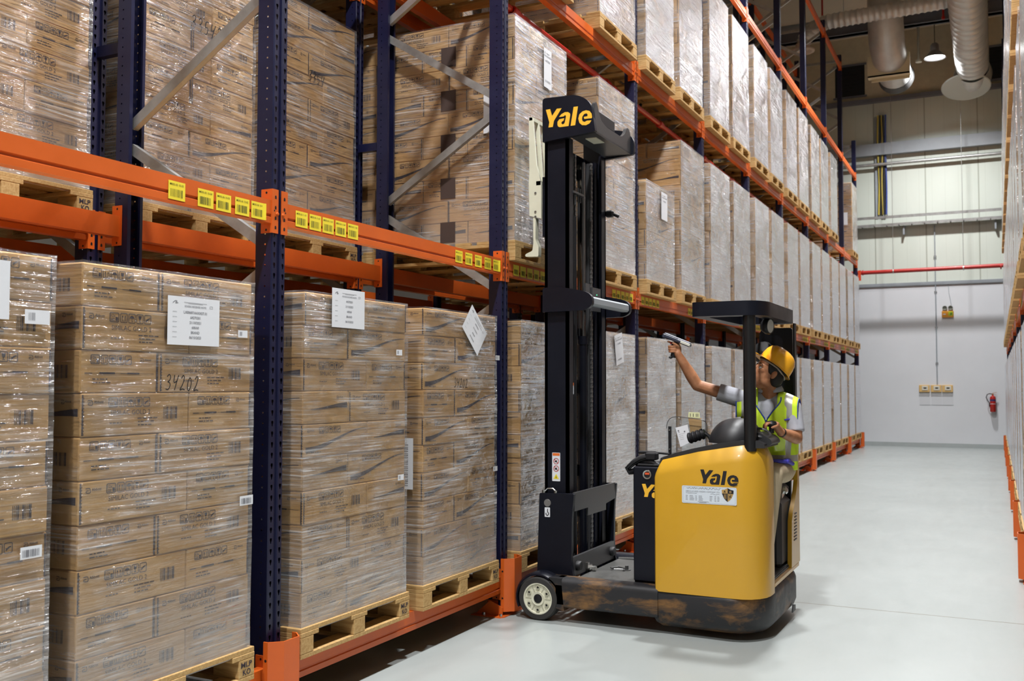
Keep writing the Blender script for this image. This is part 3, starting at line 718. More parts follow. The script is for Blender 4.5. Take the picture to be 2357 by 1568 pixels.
# ------------------------------------------------------------------ cartons
CW,CL,CH=.378,.543,.1625
def icons(x,y,h,g=True):
    """row of five handling marks; h = height of a mark"""
    P=[];w=h*.92
    P+=ring(x,y,x+h*1.18,y+h,h*.16,h*.09)
    P+=shift(text_polys('12x',h*.42,0,.01),x+h*.16,y+h*.54)
    P+=[rect(x+h*.14,y+h*.34,x+h*.62,y+h*.40),rect(x+h*.14,y+h*.16,x+h*.62,y+h*.26),rect(x+h*.74,y+h*.15,x+h*1.02,y+h*.55)]
    xs=x+h*1.32
    for k in range(4):
        x0=xs+k*h*1.04; P+=ring(x0,y,x0+w,y+h,h*.16,h*.08); cx=x0+w/2
        if k==0:
            for q in (-.17,.17):
                P+=[rect(cx+q*h-h*.035,y+h*.22,cx+q*h+h*.035,y+h*.62),[(cx+q*h-h*.11,y+h*.58),(cx+q*h+h*.11,y+h*.58),(cx+q*h,y+h*.8)]]
            P+=[rect(x0+w*.2,y+h*.15,x0+w*.8,y+h*.2)]
        elif k==1:
            P+=[[(cx+h*.32*cos(a),y+h*.5+h*.28*sin(a)) for a in [i*pi/8 for i in range(9)]],rect(cx-h*.03,y+h*.2,cx+h*.03,y+h*.5),rect(cx-h*.03,y+h*.16,cx+h*.14,y+h*.22)]
        elif k==2:
            P+=[[(cx-h*.22,y+h*.82),(cx+h*.22,y+h*.82),(cx+h*.16,y+h*.5),(cx+h*.04,y+h*.42),(cx-h*.04,y+h*.42),(cx-h*.16,y+h*.5)],rect(cx-h*.03,y+h*.24,cx+h*.03,y+h*.43),rect(cx-h*.16,y+h*.18,cx+h*.16,y+h*.25)]
        else:
            P+=[[(cx-h*.3,y+h*.3),(cx-h*.2,y+h*.22),(cx+h*.05,y+h*.48),(cx+h*.3,y+h*.55),(cx+h*.3,y+h*.68),(cx-h*.02,y+h*.6)],rect(cx-h*.3,y+h*.42,cx+h*.1,y+h*.5)]
    return P
def maker(x,y,h):
    """maker's mark and word"""
    P=stroke([(x,y+h*.95),(x+h*.9,y+h*.95),(x+h*1.15,y+h*.7),(x+h*1.15,y+h*.05),(x+h*.3,y+h*.05),(x+h*.1,y+h*.25),(x+h*.3,y+h*.45),(x+h*.8,y+h*.45)],h*.17)
    return P+shift(text_polys('Abbott',h*.85,.1,.015),x+h*1.5,y+h*.35)
def dashes(x0,x1,y):
    w=x1-x0
    return [rect(x0,y,x0+w*.10,y+.0035),rect(x0+w*.10,y+.0008,x1,y+.0022),rect(x0+w*.2,y-.001,x0+w*.42,y+.006),rect(x0+w*.5,y,x0+w*.6,y+.003),rect(x0+w*.60,y-.001,x0+w*.78,y+.0055)]
def swoosh(x0,x1,y0,y1):
    A=[];B=[];n=16
    for i in range(n+1):
        t=i/n; x=x0+(x1-x0)*t; s=t*t*(3-2*t); y=y0+(y1-y0)*s; w=.026*(1-t)**1.3+.003
        A.append((x,y+w*.5));B.append((x,y-w*.5))
    return [[A[i],A[i+1],B[i+1],B[i]] for i in range(n)]
def smalltext(x,y,n,seed,h=.007):
    rd=random.Random(seed);P=[]
    for r in range(n):
        q=x+rd.random()*.01
        for k in range(4):
            w=.008+rd.random()*.018; P.append(rect(q,y-r*.013,q+w,y-r*.013+h*.6)); q+=w+.004
    return P
FACE={}
edge=lambda x:[rect(x,.004,x+.0065,.156)]+[rect(x+.0075,.006+.012*i,x+.0105,.012+.012*i) for i in range(12)]
FACE['long_text']=maker(.03,.117,.018)+icons(.125,.107,.038)+shift(text_polys('SIMILAC GOLD 2',.0265,0,0),.135,.078)+barcode(.40,.055,.475,.105,12,3)+smalltext(.13,.045,1,4)+smalltext(.26,.06,3,5)+edge(.004)
FACE['long_swoosh']=maker(.03,.122,.014)+icons(.125,.113,.033)+swoosh(.02,.52,.035,.128)+smalltext(.06,.02,1,8)
FACE['short_stripe']=icons(.045,.108,.036)+maker(.28,.120,.014)+dashes(.02,.35,.072)+smalltext(.05,.05,2,9)+edge(.362)
FACE['short_swoosh']=maker(.27,.122,.014)+swoosh(.36,.06,.09,.072)+icons(.03,.117,.026)[:0]
def carton_mesh(kind,text=True):
    """carton: long axis along y; long faces at +-x, short faces at +-y; centre of base at origin"""
    m=MB(); w,l,h=CW/2-.002,CL/2-.002,CH-.002
    m.box((-w,-l,.0),(w,l,h),0,bev=.005)
    m.box((-.001,-l+.006,h-.001),(.001,l-.006,h+.0005),2)                 # flap seam
    e=.0012
    ft,bk,sr,sl={'a':('long_text','long_swoosh','short_stripe','short_swoosh'),'b':('long_swoosh','long_text','short_stripe','short_stripe')}[kind]
    if text:
        m.flats(FACE[ft],(w+e,-l,0),(0,1,0),(0,0,1),(1,0,0),1)
        m.flats(FACE[bk],(-w-e,l,0),(0,-1,0),(0,0,1),(-1,0,0),1)
        m.flats(FACE[sr],(w,l+e,0),(-1,0,0),(0,0,1),(0,1,0),1)
        m.flats(FACE[sl],(-w,-l-e,0),(1,0,0),(0,0,1),(0,-1,0),1)
    return m.mesh('carton',[KRAFT,INK,mat('seam_shadow_line',srgb(120,84,46),.9) if 'seam_shadow_line' not in bpy.data.materials else bpy.data.materials['seam_shadow_line']],smooth=0)
CART={'a':carton_mesh('a'),'b':carton_mesh('b')}
def simple_prints(L,kind):
    """coarse prints for cartons far down the aisle"""
    P=[rect(.05*L/.5,.11,.05*L/.5+.16,.142)] if False else []
    P+=ring(.12,.108,.16,.143,.006,.004)
    for k in range(4): P+=ring(.168+k*.036,.108,.2+k*.036,.143,.006,.004)
    if kind: P+=dashes(.02,L-.02,.072)
    else: P+=[rect(.40*L/.54,.055,.48*L/.54,.105)]
    return P
def layer_cartons(narrow_first, outer_only, top):
    """(x,y,rot,kind of wall side) for the cartons of one layer that can be seen; front face x=0"""
    R=[]; W2=(CW+CL)/2
    if narrow_first:
        R+=[(-CL/2,-W2+CW/2,1),(-CL*1.5,-W2+CW/2,1)]
        R+=[(-CW/2,W2-CL/2,0)]
        if top or not outer_only: R+=[(-CW*1.5,W2-CL/2,0),(-CW*2.5,W2-CL/2,0)]
    else:
        R+=[(-CW/2,-W2+CL/2,0),(-CW*1.5,-W2+CL/2,0),(-CW*2.5,-W2+CL/2,0)]
        R+=[(-CL/2,W2-CW/2,1)]
        if top or not outer_only: R+=[(-CL*1.5,W2-CW/2,1)]
    return R
STACK={}
def far_stack(layers,var):
    """all cartons of a far load as one stack mesh"""
    if (layers,var) in STACK: return STACK[layers,var]
    rd=random.Random(100+var); m=MB()
    for k in range(layers):
        for (x,y,r) in layer_cartons((k+var)%2==0,False,False):
            hx,hy=(CL/2,CW/2) if r else (CW/2,CL/2)
            dx,dy=rd.uniform(-.005,.005),rd.uniform(-.003,.003); z=k*CH
            m.box((x+dx-hx+.002,y+dy-hy+.002,z),(x+dx+hx-.002,y+dy+hy-.002,z+CH-.003),0,bev=.006)
            if x>-.3:
                m.flats(simple_prints(2*hy,r),(x+dx+hx-.0005,y+dy-hy,z),(0,1,0),(0,0,1),(1,0,0),1)
            for s in (-1,1):
                if abs(y+s*hy)>.4: m.flats([rect(.03,.07,2*hx-.06,.076),rect(.3*hx,.11,1.3*hx,.13)],(x+dx-s*-hx*-1 if False else x+dx-hx,y+dy+s*(hy-.0006),z),(1,0,0),(0,0,1),(0,s,0),1)
    STACK[layers,var]=m.mesh('carton_stack',[KRAFT,INK],smooth=0); return STACK[layers,var]
FM={}
def film_mesh(layers,seed,fine):
    if (layers,seed,fine) in FM: return FM[layers,seed,fine]
    H=layers*CH; W2=(CW+CL)/2+.0035; D=CW*3+.006; x1=.0065
    m=MB(); uv=[]
    P=[]; nf=30 if fine else 10
    segs=[((-D,W2),(x1,W2),8 if not fine else 14),((x1,W2),(x1,-W2),nf),((x1,-W2),(-D,-W2),nf),((-D,-W2),(-D,W2),4)]
    per=0
    for (a,b,n) in segs:
        L=sqrt((a[0]-b[0])**2+(a[1]-b[1])**2)
        for i in range(n):
            t=i/n; P.append((a[0]+(b[0]-a[0])*t,a[1]+(b[1]-a[1])*t,per+L*t, min(t,1-t)*L))
        per+=L
    P.append((P[0][0],P[0][1],per,0)); k=len(P); nz=layers*(5 if fine else 2)
    cx=-D/2; rd=random.Random(seed)
    jig=[rd.uniform(-.004,.006) for _ in range(layers+1)]
    for i in range(nz+1):
        z=-.03+(H+.036)*i/nz; lay=z/CH; fr=lay-math.floor(lay)
        for (x,y,u,e) in P:
            nx=1 if abs(x-x1)<1e-6 else (-1 if abs(x+D)<1e-6 else 0); ny=0
            if abs(abs(y)-W2)<1e-6: ny=1 if y>0 else -1
            d=.006*noise.noise(V((u*1.7+seed*9,z*2.6,seed)))+.0025*noise.noise(V((u*6+seed,z*22+u*3,seed*3.)))
            if e<.03: d+=.003-.004*abs(fr-.5)*2*0+jig[max(0,min(layers,int(lay)))]*.3
            d=max(d*.55,-.0005)
            m.v.append(V((x+nx*d,y+ny*d,z))); uv.append((u,max(z,0)))
    for i in range(nz):
        for j in range(k-1):
            a=i*k+j; m.f.append((a+k,a+1+k,a+1,a)); m.m.append(0)
    m.uv=uv
    return m
def film_obj(layers,seed,fine,material,parent):
    key=(layers,seed,fine,material.name)
    if key not in FM: FM[key]=film_mesh(layers,seed,fine).mesh('stretch_film',material,smooth=80)
    return link('stretch_film',FM[key],parent)
# ------------------------------------------------------------------ pallets (1.2 deep, .97 wide, .145 high), origin: front edge centre of base
PW,PD=.965,1.2
def pallet_parts():
    rd=random.Random(4)
    top=MB()
    for i in range(7):
        x=-PD+i*(PD-.13)/6; top.box((x,-PW/2,.123),(x+.128,PW/2,.145),bev=.002)
    for y in (-PW/2,-.07,PW/2-.14): top.box((-PD,y,.101),(0,y+.14,.123),bev=.002)
    bot=MB()
    for y in (-PW/2,-.05,PW/2-.1): bot.box((-PD,y,0),(0,y+.1,.022),bev=.002)
    bot.box((-.1,-PW/2+.1,0),(0,-.05,.022),bev=.002); bot.box((-.1,.05,0),(0,PW/2-.1,.022),bev=.002)
    blk=MB(); blk.box((-.15,-.05,.0),(0,.05,.079),bev=.003)
    sten=MB(); sten.flats(shift(text_fit('MLP',.07,.024,0,.02),-.038,.044)+shift(text_fit('KO',.05,.026,0,.02),-.026,.010),(.0012,0,0),(0,1,0),(0,0,1),(1,0,0))
    return top.mesh('top_deck',WOOD,smooth=0),bot.mesh('bottom_boards',WOOD,smooth=0),blk.mesh('block',WOOD,smooth=0),sten.mesh('stencilled_letters',INK,smooth=0)
PT,PB,PK,PS=pallet_parts()
m=MB()
for me,locs in ((PT,[(0,0,0)]),(PB,[(0,0,0)]),(PK,[(x,y,.022) for x in (0,-.525,-1.05) for y in (-PW/2+.05,0,PW/2-.05)])):
    for L in locs: m.add([v.co+V(L) for v in me.vertices],[tuple(p.vertices) for p in me.polygons])
PALL=m.mesh('pallet',WOOD,smooth=0)
def add_pallet(t,detail):
    if detail<2:
        return link('pallet',PALL,t,(.02,0,0))
    p=link('pallet',PT,t,(.02,0,0)); p['label']='pale timber pallet under the cartons'
    link('bottom_boards',PB,p)
    for x in (0,-.525,-1.05):
        for y in (-PW/2+.05,0,PW/2-.05):
            b=link('block',PK,p,(x,y,.022))
            if x==0 and y!=0 and y>0: link('stencilled_letters',PS,p,(x,y,.022))
    return p
# ------------------------------------------------------------------ loads
def paper_mesh(w,h,lines,seed=0,rot=0,head=True):
    """printed sheet, lower left at origin in (y,z), facing +x"""
    m=MB(); c,s=cos(rot),sin(rot)
    T=lambda P:[[(x*c-y*s,x*s+y*c) for x,y in p] for p in P]
    m.flats(T([rect(0,0,w,h)]),(0,0,0),(0,1,0),(0,0,1),(1,0,0),0)
    A=[]; rd=random.Random(seed)
    if head:
        A+=stroke([(w*.09,h*.86),(w*.13,h*.9),(w*.17,h*.9),(w*.14,h*.86),(w*.19,h*.87)],h*.012)+[rect(w*.3,h*.885,w*.74,h*.892),rect(w*.38,h*.865,w*.66,h*.871)]
        A+=shift(text_polys('GOODS RECEIVED NOTE',h*.055,0,.01,'CENTER'),w*.52,h*.79)+ring(w*.8,h*.8,w*.86,h*.85,h*.006,h*.006)
    n=len(lines)
    for i,l in enumerate(lines):
        y=h*(.68-.52*i/max(1,n-1)); A+=shift(text_polys(l,h*.075,0,.012,'CENTER'),w*.52,y-h*.02); A+=[rect(w*.09,y,w*.17,y+h*.006)]
    m.flats(T(A),(.0006,0,0),(0,1,0),(0,0,1),(1,0,0),1)
    return m.mesh('paper_label',[PAPER,TEXTGREY],smooth=0)
def tag_mesh(w,h,n,seed,v=False):
    m=MB(); m.flat(rect(0,0,w,h),(0,0,0),(0,1,0),(0,0,1),(1,0,0),0)
    B=barcode(w*.1,h*.15,w*.9,h*.75,n,seed) if not v else barcode(w*.15,h*.25,w*.42,h*.8,n,seed)
    m.flats(B,(.0006,0,0),(0,1,0),(0,0,1),(1,0,0),1)
    return m.mesh('barcode_tag',[PAPER,TEXTGREY],smooth=0)
TAGS=[tag_mesh(.085,.042,22,1),tag_mesh(.10,.05,6,2,True),tag_mesh(.06,.032,8,3,True)]
GRP='stretch-wrapped carton pallets in the racking'
LOADS={}
def load(yc,z,face,label,layers=10,detail=0,filmm=None,xf=None,kind='a',seed=1,first=0,dz=.0,group=GRP,extra=None):
    x=(.045 if face>0 else XC-.045) if xf is None else xf
    t=thing('wrapped_pallet_load',label,'pallet load',(x,yc,z+.001),group,0 if face>0 else pi)
    add_pallet(t,detail)
    rd=random.Random(seed*7+int(yc*100)); zb=.146
    if detail==0: link('carton_stack',far_stack(layers,(seed+first)%2),t,(0,0,zb))
    else:
        for k in range(layers):
            lx,ly=rd.uniform(-.003,.003),rd.uniform(-.0025,.0025)
            for (cx,cy,r) in layer_cartons((layers-1-k+first)%2==0,True,k==layers-1):
                kk=kind if kind in 'ab' else rd.choice('ab')
                side=rd.choice((0,0,1)) if kind=='m' else 0
                rz=(-pi/2 if r else 0)
                if side: rz+=pi
                link('carton',CART[kk],t,(cx+lx+rd.uniform(-.002,.002),cy+ly+rd.uniform(-.0015,.0015),zb+k*CH),rz+rd.uniform(-.004,.004))
    f=film_obj(layers,seed%3,detail>0,filmm or FILM_WHITE,t); f.location=(0,0,zb)
    if extra: extra(t)
    return t
def put(me,t,y,z,x=.0135,rz=0):
    return link(me.name.split('.')[0],me,t,(x,y,z),rz)
def hand(t,txt,y,z,h,x=.0065):
    m=MB(); m.flats(handwriting(txt,h,h*.075),(0,0,0),(0,1,0),(0,0,1),(1,0,0)); return link('handwritten_number',m.mesh('handwritten_number',MARK,smooth=0),t,(x,y,z))
Z0,Z1,Z2=ZL[0]+BH,ZL[1]+BH,ZL[2]+BH
zt=lambda z:z-Z0-.001
# --- floor level, truck-side rack
c=-1.735
def ex(t):
    put(paper_mesh(.30,.20,['LX00687/AAXXST.01','06/10/2023'],1),t,-1.757-c,zt(1.787)); put(TAGS[1],t,-1.397-c,zt(1.777)); put(TAGS[0],t,-1.393-c,zt(.965))
load(c,Z0,1,'nearest carton pallet, its white delivery sheet cut off by the picture edge',detail=2,filmm=FILM_CLEAR,kind='a',seed=3,first=1,extra=ex)
c=-.69
def ex(t):
    put(paper_mesh(.295,.20,['LX00687/AAXXST.01','64270201','21/10/2021','600/60','BRAND','06/10/2023'],2),t,-.748-c,zt(1.729)); put(TAGS[2],t,-.335-c,zt(1.775)); put(TAGS[0],t,-.31-c,zt(1.03))
    hand(t,'34202',-.746-c,zt(1.545),.062)
load(c,Z0,1,'near carton pallet with 34202 written large under its white delivery sheet',detail=2,filmm=FILM_CLEAR,kind='a',seed=1,first=0,extra=ex)
c=.60
def ex(t):
    put(paper_mesh(.285,.20,['64270201','21/10/2021','600/60','BRAND','06/10/2023'],3),t,.345-c,zt(1.858)); put(TAGS[2],t,.94-c,zt(1.73)); put(TAGS[2],t,.965-c,zt(1.03))
load(c,Z0,1,'carton pallet with an upright white sheet sticking up above its top edge',detail=2,filmm=FILM_MID,kind='m',seed=2,first=1,extra=ex)
c=1.715
def ex(t):
    o=put(paper_mesh(.27,.20,['64270201','21/10/2021','600/60','06/10/2023'],4,rot=-.72),t,1.69-c,zt(1.93)); put(TAGS[2],t,2.15-c,zt(1.73)); put(TAGS[2],t,2.12-c,zt(.99))
    hand(t,'34202',1.604-c,zt(1.55),.058)
    m=MB(); m.flat(rect(0,0,.13,.30),(0,0,0),(1,0,0),(0,0,1),(0,-1,0)); m.flats([[(.05+a*.0,.02+b),(.095,.02+b),(.095,.02+b+w),(.05,.02+b+w)] for b,w in [(i*.0125,.004+.004*((i*7)%3)/2) for i in range(20)]],(0,-.0006,0),(1,0,0),(0,0,1),(0,-1,0),1)
    link('barcode_tag',m.mesh('barcode_tag',[PAPER,TEXTGREY],smooth=0),t,(-.19,-.476,zt(.95)))
load(c,Z0,1,'carton pallet with a white sheet stuck on askew, beside the mast of the truck',detail=2,filmm=FILM_CLEAR,kind='b',seed=4,first=1,extra=ex)
low=[(2,(3.02,4.53),2),(3,(5.81,6.95),1),(4,(8.21,9.34),1)]
def auto(n):
    a=yU(n); return (a+.61,a+1.75)
B=['zeroth','first','second','third','fourth','fifth','sixth','seventh','eighth','ninth']
cnt=0
for n in range(2,10):
    for j,yc in enumerate(dict((q[0],q[1]) for q in low).get(n,auto(n))):
        d=2 if n==2 else (1 if n<5 else 0); cnt+=1
        ex=None
        if n==2 and j==1:
            def ex(t): put(paper_mesh(.20,.27,['21/10/2021','06/10/2023'],9,rot=.2),t,-.05,1.48); hand(t,'34202',.0,1.15,.055)
        load(yc,Z0,1,'truck-side white filmed pallet on the floor beams, the %s one in the %s bay'%('near' if j==0 else 'far',B[n]),detail=d,filmm=FILM_MID if (n==2 and j==0) else FILM_WHITE,kind='m',seed=n+j,first=n+j,extra=ex)
# --- middle level
def ex(t):
    put(paper_mesh(.14,.30,['64270201','21/10/2021'],5),t,.02,1.38)
    m=MB(); m.flat(rect(0,0,.2,.28),(0,0,0),(1,0,0),(0,0,1),(0,-1,0)); link('paper_label',m.mesh('paper_label',PAPER,smooth=0),t,(-.24,-.474,.93))
    m=MB(); m.flat(rect(0,0,.125,.15),(0,0,0),(1,0,0),(0,0,1),(0,-1,0)); dm=m.mesh('dark_square',mat('dark_brown_print',srgb(64,48,42),.8),smooth=0)
    for k in range(5): link('dark_square',dm,t,(-.60,-.4665,.16+k*.325))
load(2.95,Z1,1,xf=.028,label='tall carton pallet behind the mast head, its shaded side showing dark printed squares',detail=2,filmm=FILM_MID,kind='m',seed=5,first=0,extra=ex)
load(4.54,Z1,1,'carton pallet on the middle beams just past the mast head',detail=1,filmm=FILM_MID,kind='m',seed=6,first=1)
load(5.80,Z1,1,'short carton pallet on the middle beams, lower than all its neighbours',layers=6,detail=1,filmm=FILM_MID,kind='m',seed=7,first=0,extra=lambda t:put(paper_mesh(.2,.28,['21/10/2021'],6),t,.0,.80))
load(6.98,Z1,1,'tall brown carton pallet on the middle beams next to the short one',detail=1,filmm=FILM_MID,kind='m',seed=8,first=1)
for n in range(4,10):
    for j,yc in enumerate(auto(n)):
        load(yc,Z1,1,'truck-side white filmed pallet on the middle beams, the %s one in the %s bay'%('near' if j==0 else 'far',B[n]),detail=1 if n==4 else 0,filmm=FILM_WHITE,kind='m',seed=n+2*j,first=n+j)
# --- upper level
def ex(t): put(paper_mesh(.2,.28,['21/10/2021'],7),t,-.05,1.3)
for n in range(2,10):
    for j,yc in enumerate((3.02,4.57) if n==2 else auto(n)):
        if n==8 and j==1 or n==9 and j==0: continue
        nm='truck-side white filmed pallet on the upper beams, the %s one in the %s bay'%('near' if j==0 else 'far',B[n])
        if n==9: nm='lone brown carton pallet with a white sheet at the end of the upper beams'
        d=1 if n<5 else 0
        def exl(t):
            if n==9:
                m=MB(); m.flat(rect(0,0,.2,.3),(0,0,0),(1,0,0),(0,0,1),(0,-1,0)); link('paper_label',m.mesh('paper_label',PAPER,smooth=0),t,(-.3,-.474,.75))
        load(yc if n<9 else 21.2,Z2,1,nm,detail=d,filmm=FILM_WHITE if n not in (2,9) else FILM_MID,kind='m',seed=n+j,first=n+2*j,extra=exl)
# --- rear rack row seen through the empty middle level
XB=-1.205
def ex(t): hand(t,'33542',-.10,zt(3.69-2.19),.085)
load(-.55,Z1,1,'sparkling filmed carton pallet seen through the empty near bay',detail=2,filmm=FILM_MID,xf=XB,kind='a',seed=9,first=0)
load(.72,Z1,1,'carton pallet marked 33542 seen through the near upright frame',detail=2,filmm=FILM_MID,xf=XB,kind='m',seed=10,first=1,extra=ex)
def ex(t): hand(t,'3354',-.1,zt(3.69-2.19),.075)
load(1.83,Z1,1,'carton pallet in the rear row with a diagonal shadow across it',detail=2,filmm=FILM_CLEAR,xf=XB,kind='m',seed=11,first=0,extra=ex)
load(-1.7,Z1,1,'carton pallet in the rear row at the edge of the photo, middle beams',detail=1,filmm=FILM_MID,xf=XB,kind='m',seed=12,first=0)
load(3.05,Z1,1,'carton pallet in the rear row half hidden by the second frame',detail=1,filmm=FILM_MID,xf=XB,kind='m',seed=12,first=0)
for n,yc in ((1,-.6),(2,.62),(3,1.76),(4,3.1),(5,4.4)):
    load(yc,Z2,1,'carton pallet of the rear row on the upper beams, %s along the aisle'%ORD[n],detail=0,filmm=FILM_MID,xf=XB,seed=n)
for n,yc in ((1,-1.75),(2,-.6),(3,.62),(4,1.76),(5,3.1),(6,4.4),(7,5.8),(8,6.95)):
    load(yc,Z0,1,'shaded carton pallet of the rear row on the floor beams, %s along the aisle'%ORD[n],detail=0,filmm=FILM_MID,xf=XB,seed=n)
for n,yc in ((6,5.8),(7,6.95),(8,8.2),(9,9.35)):
    load(yc,Z1,1,'shaded carton pallet of the rear row on the middle beams, %s along the aisle'%ORD[n],detail=0,filmm=FILM_MID,xf=XB,seed=n)
for i in range(7):
    load_beam(-1.24,YA[i]+.052,YA[i+1]-.052,ZL[0],1,'orange front beam of the floor level, %s bay from the camera, rear rack row'%ORD[i+1])
# --- rack across the aisle
cnt=0
for lv,zz in ((0,Z0),(1,Z1),(2,Z2)):
    for n in range(2,10):
        for j,yc in enumerate((3.0,4.4) if n==2 else auto(n)):
            load(yc,zz,-1,'across-aisle filmed pallet on the %s beams, %s one of the %s bay'%(LV[lv],'near' if j==0 else 'far',B[n-1]),detail=0,filmm=FILM_WHITE if lv else FILM_MID,seed=n+j+lv,first=j)
# ------------------------------------------------------------------ reach truck, standing across the aisle with its mast at the rack
YEL=mat('yellow_truck_paint',srgb(201,152,36),.36,var=.05,vscale=2,coat=.3)
TGREY=mat('dark_grey_paint_and_sheen',(.045,.045,.047),.35)
TBLK=mat('black_textured_plastic',(.018,.018,.020),.45,bump=.15,bscale=300)
CREAM=mat('cream_paint',srgb(216,214,192),.4,var=.06)
RUB=mat('tyre_rubber',(.03,.028,.026),.75,var=.3,vscale=9)
YINK=mat('yellow_lettering',srgb(240,184,52),.45)
TINK=mat('black_lettering',(.01,.008,.01),.45)
def dirty():
    k=N('scuffed_black_steel'); p=k.n('ShaderNodeBsdfPrincipled'); k.l(p.outputs[0],k.out.inputs[0])
    tc=k.n('ShaderNodeTexCoord'); n1=k.noise(k.mapping(tc.outputs['Object'],(1.2,1.2,3.2)),2.6,6,.68,.4); n2=k.noise(tc.outputs['Object'],14,4,.6)
    f=k.math('MULTIPLY',k.math('SUBTRACT',n1,.5),k.math('MULTIPLY_ADD',n2,6.0,.5)); f=k.math('MULTIPLY',f,1.6,None,True)
    sp=k.n('ShaderNodeSeparateXYZ'); k.l(tc.outputs['Object'],sp.inputs[0])
    c=k.mix(f,(.012,.012,.014),srgb(118,84,44)); k.l(c,p.inputs['Base Color']); k.l(k.math('MULTIPLY_ADD',n2,.3,.35),p.inputs['Roughness']); return k.m
DIRTY=dirty()
TR=thing('reach_truck','yellow and black reach truck with a tall mast standing across the aisle','forklift',(1.1,2.85,0))
def loft(m,rings,mi=0,caps=True):
    n=len(rings[0]); vs=[p for r in rings for p in r]; fs=[]
    for i in range(len(rings)-1):
        for j in range(n):
            a=i*n+j;b=i*n+(j+1)%n; fs.append((a,b,b+n,a+n))
    m.add(vs,fs,mi)
    if caps:
        for k,r in ((0,rings[0]),(1,rings[-1])):
            b=len(m.v); m.v.extend(V(p) for p in r)
            for t in tessellate_polygon([[V(p) for p in r]]):
                m.f.append(tuple(b+i for i in (t if k else t[::-1]))); m.m.append(mi)
def round_poly(P,r,n=4):
    """round the corners of a 2D polygon; r = radius or list"""
    out=[];k=len(P)
    for i,p in enumerate(P):
        rr=r[i] if hasattr(r,'__len__') else r
        p=V((*p,0));a=V((*P[i-1],0));b=V((*P[(i+1)%k],0))
        if rr<=0: out.append((p.x,p.y)); continue
        da=(a-p);db=(b-p); l=min(rr,da.length*.48,db.length*.48); da.normalize();db.normalize()
        q0=p+da*l;q1=p+db*l
        for j in range(n+1):
            t=j/n; q=q0*(1-t)**2+p*2*t*(1-t)+q1*t*t; out.append((q.x,q.y))
    return out
def inset(P,d):
    cx=sum(x for x,y in P)/len(P);cy=sum(y for x,y in P)/len(P); out=[]
    for x,y in P:
        l=sqrt((x-cx)**2+(y-cy)**2); out.append((x-(x-cx)/l*d,y-(y-cy)/l*d))
    return out
# chassis skirt
SK=round_poly([(1.10,2.31),(1.66,2.29),(1.80,2.46),(1.81,3.30),(1.74,3.45),(1.10,3.46)],[.01,.16,.16,.12,.12,.01],6)
m=MB(); loft(m,[[(x,y,z) for x,y in inset(SK,d)] for d,z in ((.07,.045),(.02,.075),(0,.11),(0,.25),(.012,.275),(.03,.285))]); obj('chassis_skirt',m,DIRTY,TR,40)
m=MB(); m.prism([(0,0),(.10,.0),(.10,.035),(.03,.05)],(1.812,3.06,.05),(0,1,0),(0,0,1),(.01,0,0)); obj('tow_bracket',m,BLACKPL,TR)
# legs
for y0,y1,s in ((2.30,2.44,1),(3.34,3.47,-1)):
    pr=round_poly([(y0,.10),(y1,.10),(y1,.29),(y0,.29)],[.02,.02,.03,.045],4)
    m=MB(); m.prism(pr,(.43,0,0),(0,1,0),(0,0,1),(.70,0,0)); 
    yi=y1-.03 if s>0 else y0
    m.prism(round_poly([(.17,.13),(.2,.06),(.45,.09),(.45,.28),(.25,.30)],.03,3),(0,yi,0),(1,0,0),(0,0,1),(0,.03,0))
    obj('leg',m,DIRTY if s>0 else NAVY,TR,30)
def wheel(y,s):
    c=(.302,y,.1425)
    m=MB(); m.lathe([(.104,-.05),(.134,-.05),(.1425,-.04),(.1425,.04),(.134,.05),(.104,.05)],c,(0,-s,0),40); w=obj('load_wheel',m,RUB,TR,40)
    m=MB(); m.lathe([(.026,.0),(.03,.046),(.045,.049),(.046,.040),(.092,.040),(.096,.049),(.105,.049),(.105,-.05)],c,(0,-s,0),40); r=obj('rim',m,CREAM,w,30)
    m=MB()
    for k in range(6):
        a=k*pi/3+.52; p=V(c)+V((cos(a)*.074,-s*.044,sin(a)*.074)); m.lathe([(.013,-.006),(.015,.003),(.008,.004),(.0085,-.002),(0,-.002)],p,(0,-s,0),10)
        a2=a+pi/6; d=V((cos(a2),0,sin(a2))); m.bar(V(c)+V((0,-s*.0405,0))+d*.05,V(c)+V((0,-s*.0405,0))+d*.09,.005,.004,up=(0,1,0))
    obj('rim_bolts',m,mat('rim_shadow_cream',srgb(176,174,152),.5) if 'rim_shadow_cream' not in bpy.data.materials else bpy.data.materials['rim_shadow_cream'],r,30)
    m=MB()
    for k in range(6):
        a=k*pi/3+.52; p=V(c)+V((cos(a)*.074,-s*.0455,sin(a)*.074)); m.lathe([(0,0),(.0075,0)],p,(0,-s,0),8)
    m.lathe([(0,.046),(.026,.046),(.028,.051),(.022,.053),(0,.053)],c,(0,-s,0),10); obj('hub',m,BLACKPL,r,30)
wheel(2.345,1); wheel(3.42,-1)
m=MB(); vs=[];n=18
for i in range(n+1):
    a=radians(205-i*(205-20)/n)
    for (r,y) in ((.162,2.30),(.172,2.315),(.172,2.41),(.155,2.41),(.152,2.30)): vs.append((.302+r*cos(a),y,.1425+r*sin(a)))
m.add(vs,[(i*5+j,i*5+(j+1)%5,(i+1)*5+(j+1)%5,(i+1)*5+j) for i in range(n) for j in range(5)]+[(4,3,2,1,0),tuple(n*5+j for j in range(5))]); obj('wheel_guard',m,NAVY,TR,40)
m=MB(); m.prism([(.40,.10),(.49,.08),(.47,.29),(.38,.29)],(0,2.30,0),(1,0,0),(0,0,1),(0,.12,0)); obj('leg_end',m,DIRTY,TR)
